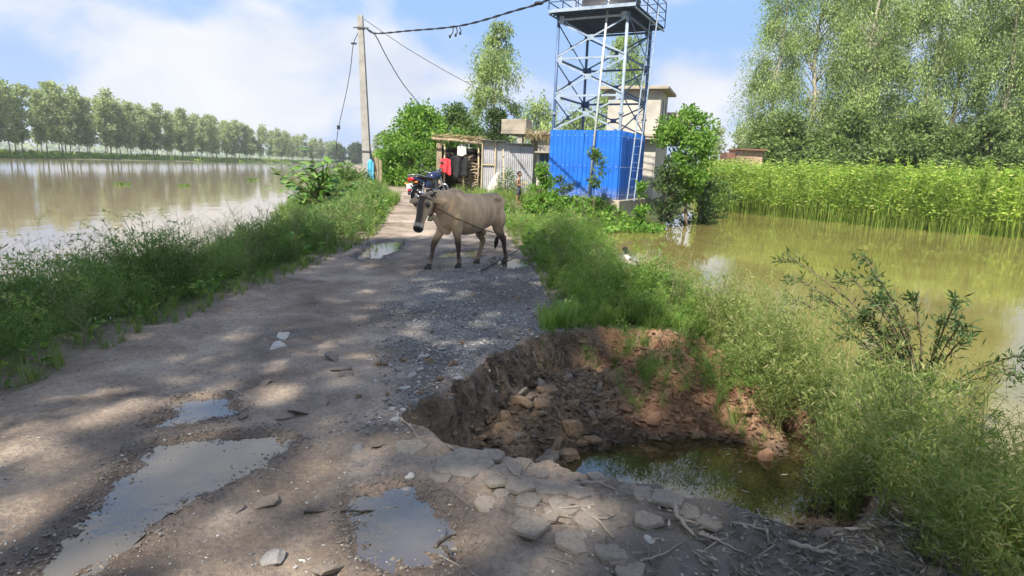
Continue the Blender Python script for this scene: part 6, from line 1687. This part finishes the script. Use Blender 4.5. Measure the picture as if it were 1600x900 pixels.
B_ = np.stack([x2, y2, np.where(in_pit(x2, y2), A_[:, 2], height(x2, y2)) + 0.012], 1)
V2, F2 = ribbons(A_, B_, 0.007, r)
V3, F3 = ribbons(A_, B_, 0.007, r)
V, F = join([(V1, F1), (V2, F2), (V3, F3)])
mass('leaf_litter', V, F, M['litter'], 'dry grey leaves and twigs along the near edge of the pit', 'leaf litter')
TW_ = [((905, 795), (930, 815), (958, 842), .009, 'thin pale forked twig beside the square flat stone'), ((908, 757), (935, 761), (962, 768), .010, 'straight pale stick lying near the rim of the pit'), ((1052, 792), (1062, 822), (1085, 840), .014, 'curled pale dry pod beside the leaf litter'),
       ((1090, 835), (1120, 850), (1170, 870), .008, 'long bent grey twig in the leaf litter'), ((1140, 820), (1190, 832), (1200, 848), .007, 'arched thin twig at the edge of the pool'), ((1230, 852), (1270, 868), (1310, 872), .013, 'thick dry branch at the right of the leaf litter'),
       ((1180, 800), (1195, 830), (1205, 850), .006, 'short upright looking twig near the pool edge'), ((476, 802), (540, 803), (600, 802), .008, 'dark twig reaching into the muddy near puddle'), ((586, 793), (605, 800), (625, 808), .008, 'short twig floating in the muddy near puddle'),
       ((678, 860), (695, 848), (712, 836), .009, 'dark stick at the far side of the muddy puddle'), ((690, 858), (702, 868), (708, 878), .009, 'small black twig half sunk beside the muddy puddle'), ((625, 655), (640, 668), (655, 690), .007, 'thin pale root hanging at the corner of the pit'),
       ((1000, 880), (1030, 872), (1065, 850), .006, 'thin straight twig near the bottom of the litter'), ((790, 725), (800, 742), (815, 750), .008, 'pale root along the near lip of the pit'), ((700, 700), (720, 712), (745, 718), .007, 'short root on the slab at the pit lip')]
for a_, m_, b_, rad, lb in TW_:
    P_ = [surf(*q) + [0, 0, rad * 1.1] for q in (a_, m_, b_)]
    P_[1][2] += rad
    o = thing('twig', lb, 'twig', P_[0] - [0, 0, rad])
    dark_ = 'dark' in lb or 'black' in lb
    mb = MB(); C_ = smooth_curve(P_, 5); mb.tube(C_ + r.normal(size=C_.shape) * rad * .35, np.linspace(rad, rad * .45, len(C_)), 6); mb.build('stem', M['horn'] if dark_ else M['twig'], o, smooth=True)
    q = len(C_) // 2; d_ = unit(C_[q + 1] - C_[q]); sd_ = np.array([-d_[1], d_[0], 0.25])
    mb = MB(); mb.tube([C_[q], C_[q] + (d_ * .6 + sd_ * .6) * rad * 7], [rad * .5, rad * .25], 5); mb.build('side_shoot', M['horn'] if dark_ else M['twig'], o)
# bits afloat on the pool
n = 60
x = r.uniform(0.6, 2.3, n); y = r.uniform(3.4, 5.0, n); k = (height(x, y) < PIT_Z - 0.03); x, y = x[k], y[k]; n = len(x)
a = r.uniform(0, 6.28, n)
V, F = leaves(np.stack([x, y, np.full(n, PIT_Z + 0.004)], 1), np.stack([np.cos(a), np.sin(a), np.zeros(n)], 1), r.uniform(0.02, 0.08, n), r.uniform(0.01, 0.035, n), r)
V[:, 2] = PIT_Z + 0.004
mass('floating_leaves', V, F, M['litter'], 'pale dead leaves floating on the pool in the pit', 'leaves')

# ------------------------------------------------------------------ single plants near by
def tuft(px, py, label, protos, n, s, spread, mat, hang_=0.0, seed=0):
    r = np.random.default_rng(seed)
    p = np.array([px, py, hz(px, py)])
    pos = np.concatenate([r.normal(size=(n, 2)) * spread, np.zeros((n, 1))], 1)
    pos[:, 2] = height(pos[:, 0] + p[0], pos[:, 1] + p[1]) - p[2]
    V, F = tile(protos, pos, r.uniform(0.6, 1.1, n) * s, r.uniform(0, 6.28, n), 0.25 + hang_, r)
    tri = F[:, 2] == F[:, 3]
    o = thing('grass_tuft', label, 'grass tuft', p)
    gs = [F[~tri]] + ([F[tri][:, :3]] if tri.any() else [])
    link('blades', raw_mesh('blades', V, gs, [mat], False), o)
tuft(1.08, 5.62, 'bright grass tuft growing on the back wall of the pit', WP + GP, 16, 0.55, 0.10, M['weed_r'], .3, 1)
tuft(1.18, 5.2, 'green weed trailing down the middle of the red heap', WP + GP, 16, 0.42, 0.12, M['weed_r'], .3, 2)
tuft(1.86, 5.15, 'dense drooping grass tuft on the right of the red heap', WP + GP, 26, 0.52, 0.13, M['weed_r'], .4, 3)
tuft(1.95, 4.82, 'pale grass at the water edge below the red heap', GP, 16, 0.7, 0.09, M['weed_y'], .5, 4)
tuft(1.5, 5.35, 'tiny sprig of weed in the centre of the red heap', GP, 8, 0.5, 0.05, M['weed_r'], .3, 5)
tuft(1.3, 4.95, 'small weed at the foot of the red heap', WP, 7, 0.4, 0.08, M['weed_r'], .3, 6)
# leafy bush by the river with leaves large enough to pick apart
gp = gpos(503, 19.5)
bz = max(gp[2], -0.5) - 0.05
bush = thing('leafy_bush', 'bush of large glossy leaves on the river bank left of pole', 'bush', (gp[0], gp[1], bz + 0.15))
bush.scale = (1.25, 1.25, 1.15)
mb = MB(); tips = []
rb = np.random.default_rng(5)
for k in range(60):
    a = rb.uniform(0, 6.28); R_ = rb.uniform(0.15, 1.35); h_ = rb.uniform(0.8, 2.05) * (1 - 0.28 * R_)
    P_ = smooth_curve([(0.1 * math.cos(a), 0.1 * math.sin(a), 0), (R_ * .4 * math.cos(a), R_ * .4 * math.sin(a), h_ * .6), (R_ * math.cos(a), R_ * math.sin(a), h_)], 4)
    mb.tube(P_, np.linspace(0.02, 0.006, len(P_)), 5)
    for q in (4, 5, 6, 7, 8): tips.append((P_[q], a))
mb.build('stem', M['stem'], bush, world=False)
def big_leaf(seed, mat):
    u = np.linspace(0, 1, 7); w = np.sin(np.pi * u ** .8) * 0.5 * 0.42
    V = np.concatenate([np.stack([u, -w, -0.22 * u ** 2 + 0.10 * w], 1), np.stack([u, 0 * w, -0.22 * u ** 2], 1), np.stack([u, w, -0.22 * u ** 2 + 0.10 * w], 1)])
    F = [[k * 7 + i, k * 7 + i + 1, (k + 1) * 7 + i + 1, (k + 1) * 7 + i] for k in (0, 1) for i in range(6)]
    return raw_mesh('leaf', V, [np.array(F)], [mat], True)
def solid_leaf(name, cols):
    m, t, b = new_mat(name)
    oi = N(t, 'ShaderNodeObjectInfo')
    c = ramp_node(t, oi.outputs['Random'], [(k / (len(cols) - 1), cc_) for k, cc_ in enumerate(cols)])
    t.links.new(c.outputs[0], b.inputs['Base Color']); b.inputs['Roughness'].default_value = 0.4
    tr_ = N(t, 'ShaderNodeBsdfTranslucent'); t.links.new(c.outputs[0], tr_.inputs[0])
    ms = N(t, 'ShaderNodeMixShader'); ms.inputs[0].default_value = 0.3
    t.links.new(b.outputs[0], ms.inputs[1]); t.links.new(tr_.outputs[0], ms.inputs[2]); t.links.new(ms.outputs[0], t.nodes['Material Output'].inputs[0])
    return m
BL = big_leaf(1, solid_leaf('broad_green_leaf', [(0.055, 0.14, 0.02), (0.085, 0.20, 0.03), (0.13, 0.25, 0.04), (0.18, 0.28, 0.06)]))
for p_, a in tips:
    o = link('leaf', BL, bush); o.location = p_; s = rb.uniform(0.19, 0.36); o.scale = (s,) * 3
    o.rotation_euler = (rb.normal() * 0.4, rb.uniform(-0.5, 0.5), a + rb.normal() * 0.9)
# narrow leaved shrub reaching in over the pond
sp_ = thing('narrow_leaf_shrub', 'dark narrow leaved shrub leaning over the pond edge', 'shrub', (4.25, 6.0, hz(4.25, 6.0) - 0.1))
mb = MB(); LP, LD = [], []
rb = np.random.default_rng(9)
for k in range(34):
    a = rb.uniform(1.7, 4.9); R_ = rb.uniform(0.3, 1.25); h_ = rb.uniform(0.5, 1.75)
    P_ = smooth_curve([(0.05 * math.cos(a), 0.05 * math.sin(a), -.1), (R_ * .35 * math.cos(a), R_ * .35 * math.sin(a), h_ * .6), (R_ * math.cos(a), R_ * math.sin(a), h_), (R_ * 1.25 * math.cos(a), R_ * 1.25 * math.sin(a), h_ * 1.04)], 8)
    mb.tube(P_, np.linspace(0.012, 0.003, len(P_)), 5)
    for q in range(6, len(P_) - 1):
        for j in range(7):
            LP.append(P_[q] + rb.normal(size=3) * .03); LD.append(unit(P_[q + 1] - P_[q]) * .8 + rb.normal(size=3) * .75 + [0, 0, .1])
mb.build('stem', M['bark'], sp_, world=False)
n = len(LP)
V, F = leaves(np.array(LP), np.array(LD), rb.uniform(.05, .12, n), rb.uniform(.012, .022, n), rb, .1)
link('leaves', raw_mesh('leaves', V, [F], [M['dark']], False), sp_)
# water hyacinth drifting on the river
for k, (px, py, s, lb) in enumerate(((597, 290, 1.0, ''), (191, 289, 0.5, 'clump of water hyacinth drifting near the edge of the photo'), (474, 282, 0.6, 'pale clump of water hyacinth drifting in midstream'), (288, 291, 0.4, 'tiny drifting water plant between two larger clumps'))):
    if not lb: continue
    p = on_z(px if k != 2 else 393, py, WATER_Z)
    o = thing('water_hyacinth', lb, 'water plant', p)
    n = 46; rb = np.random.default_rng(40 + k); a = rb.uniform(0, 6.28, n); R_ = rb.uniform(0, 1, n) ** .6
    P_ = np.stack([np.cos(a) * R_ * 1.0, np.sin(a) * R_ * .7, np.full(n, 0.02)], 1) * s
    V, F = leaves(P_, np.stack([np.cos(a) * .5, np.sin(a) * .5, np.full(n, .8)], 1), rb.uniform(.25, .5, n) * s, rb.uniform(.16, .28, n) * s, rb, .1)
    link('leaves', raw_mesh('leaves', V, [F], [M['fresh']], False), o)

# ------------------------------------------------------------------ damp summer air
hb_ = MB(); hb_.box((0, 1800, 14.0), (8400, 4900, 34.0))
hm = bpy.data.materials.new('haze_air'); hm.use_nodes = True
ht = hm.node_tree; ht.nodes.clear()
ho = N(ht, 'ShaderNodeOutputMaterial'); hv = N(ht, 'ShaderNodeVolumePrincipled')
hv.inputs['Color'].default_value = (0.86, 0.90, 0.96, 1); hv.inputs['Density'].default_value = 0.0004; hv.inputs['Anisotropy'].default_value = 0.2
ht.links.new(hv.outputs[0], ho.inputs['Volume'])
tag(hb_.build('haze', hm), 'pale haze over the river and far trees', 'haze', kind='stuff')
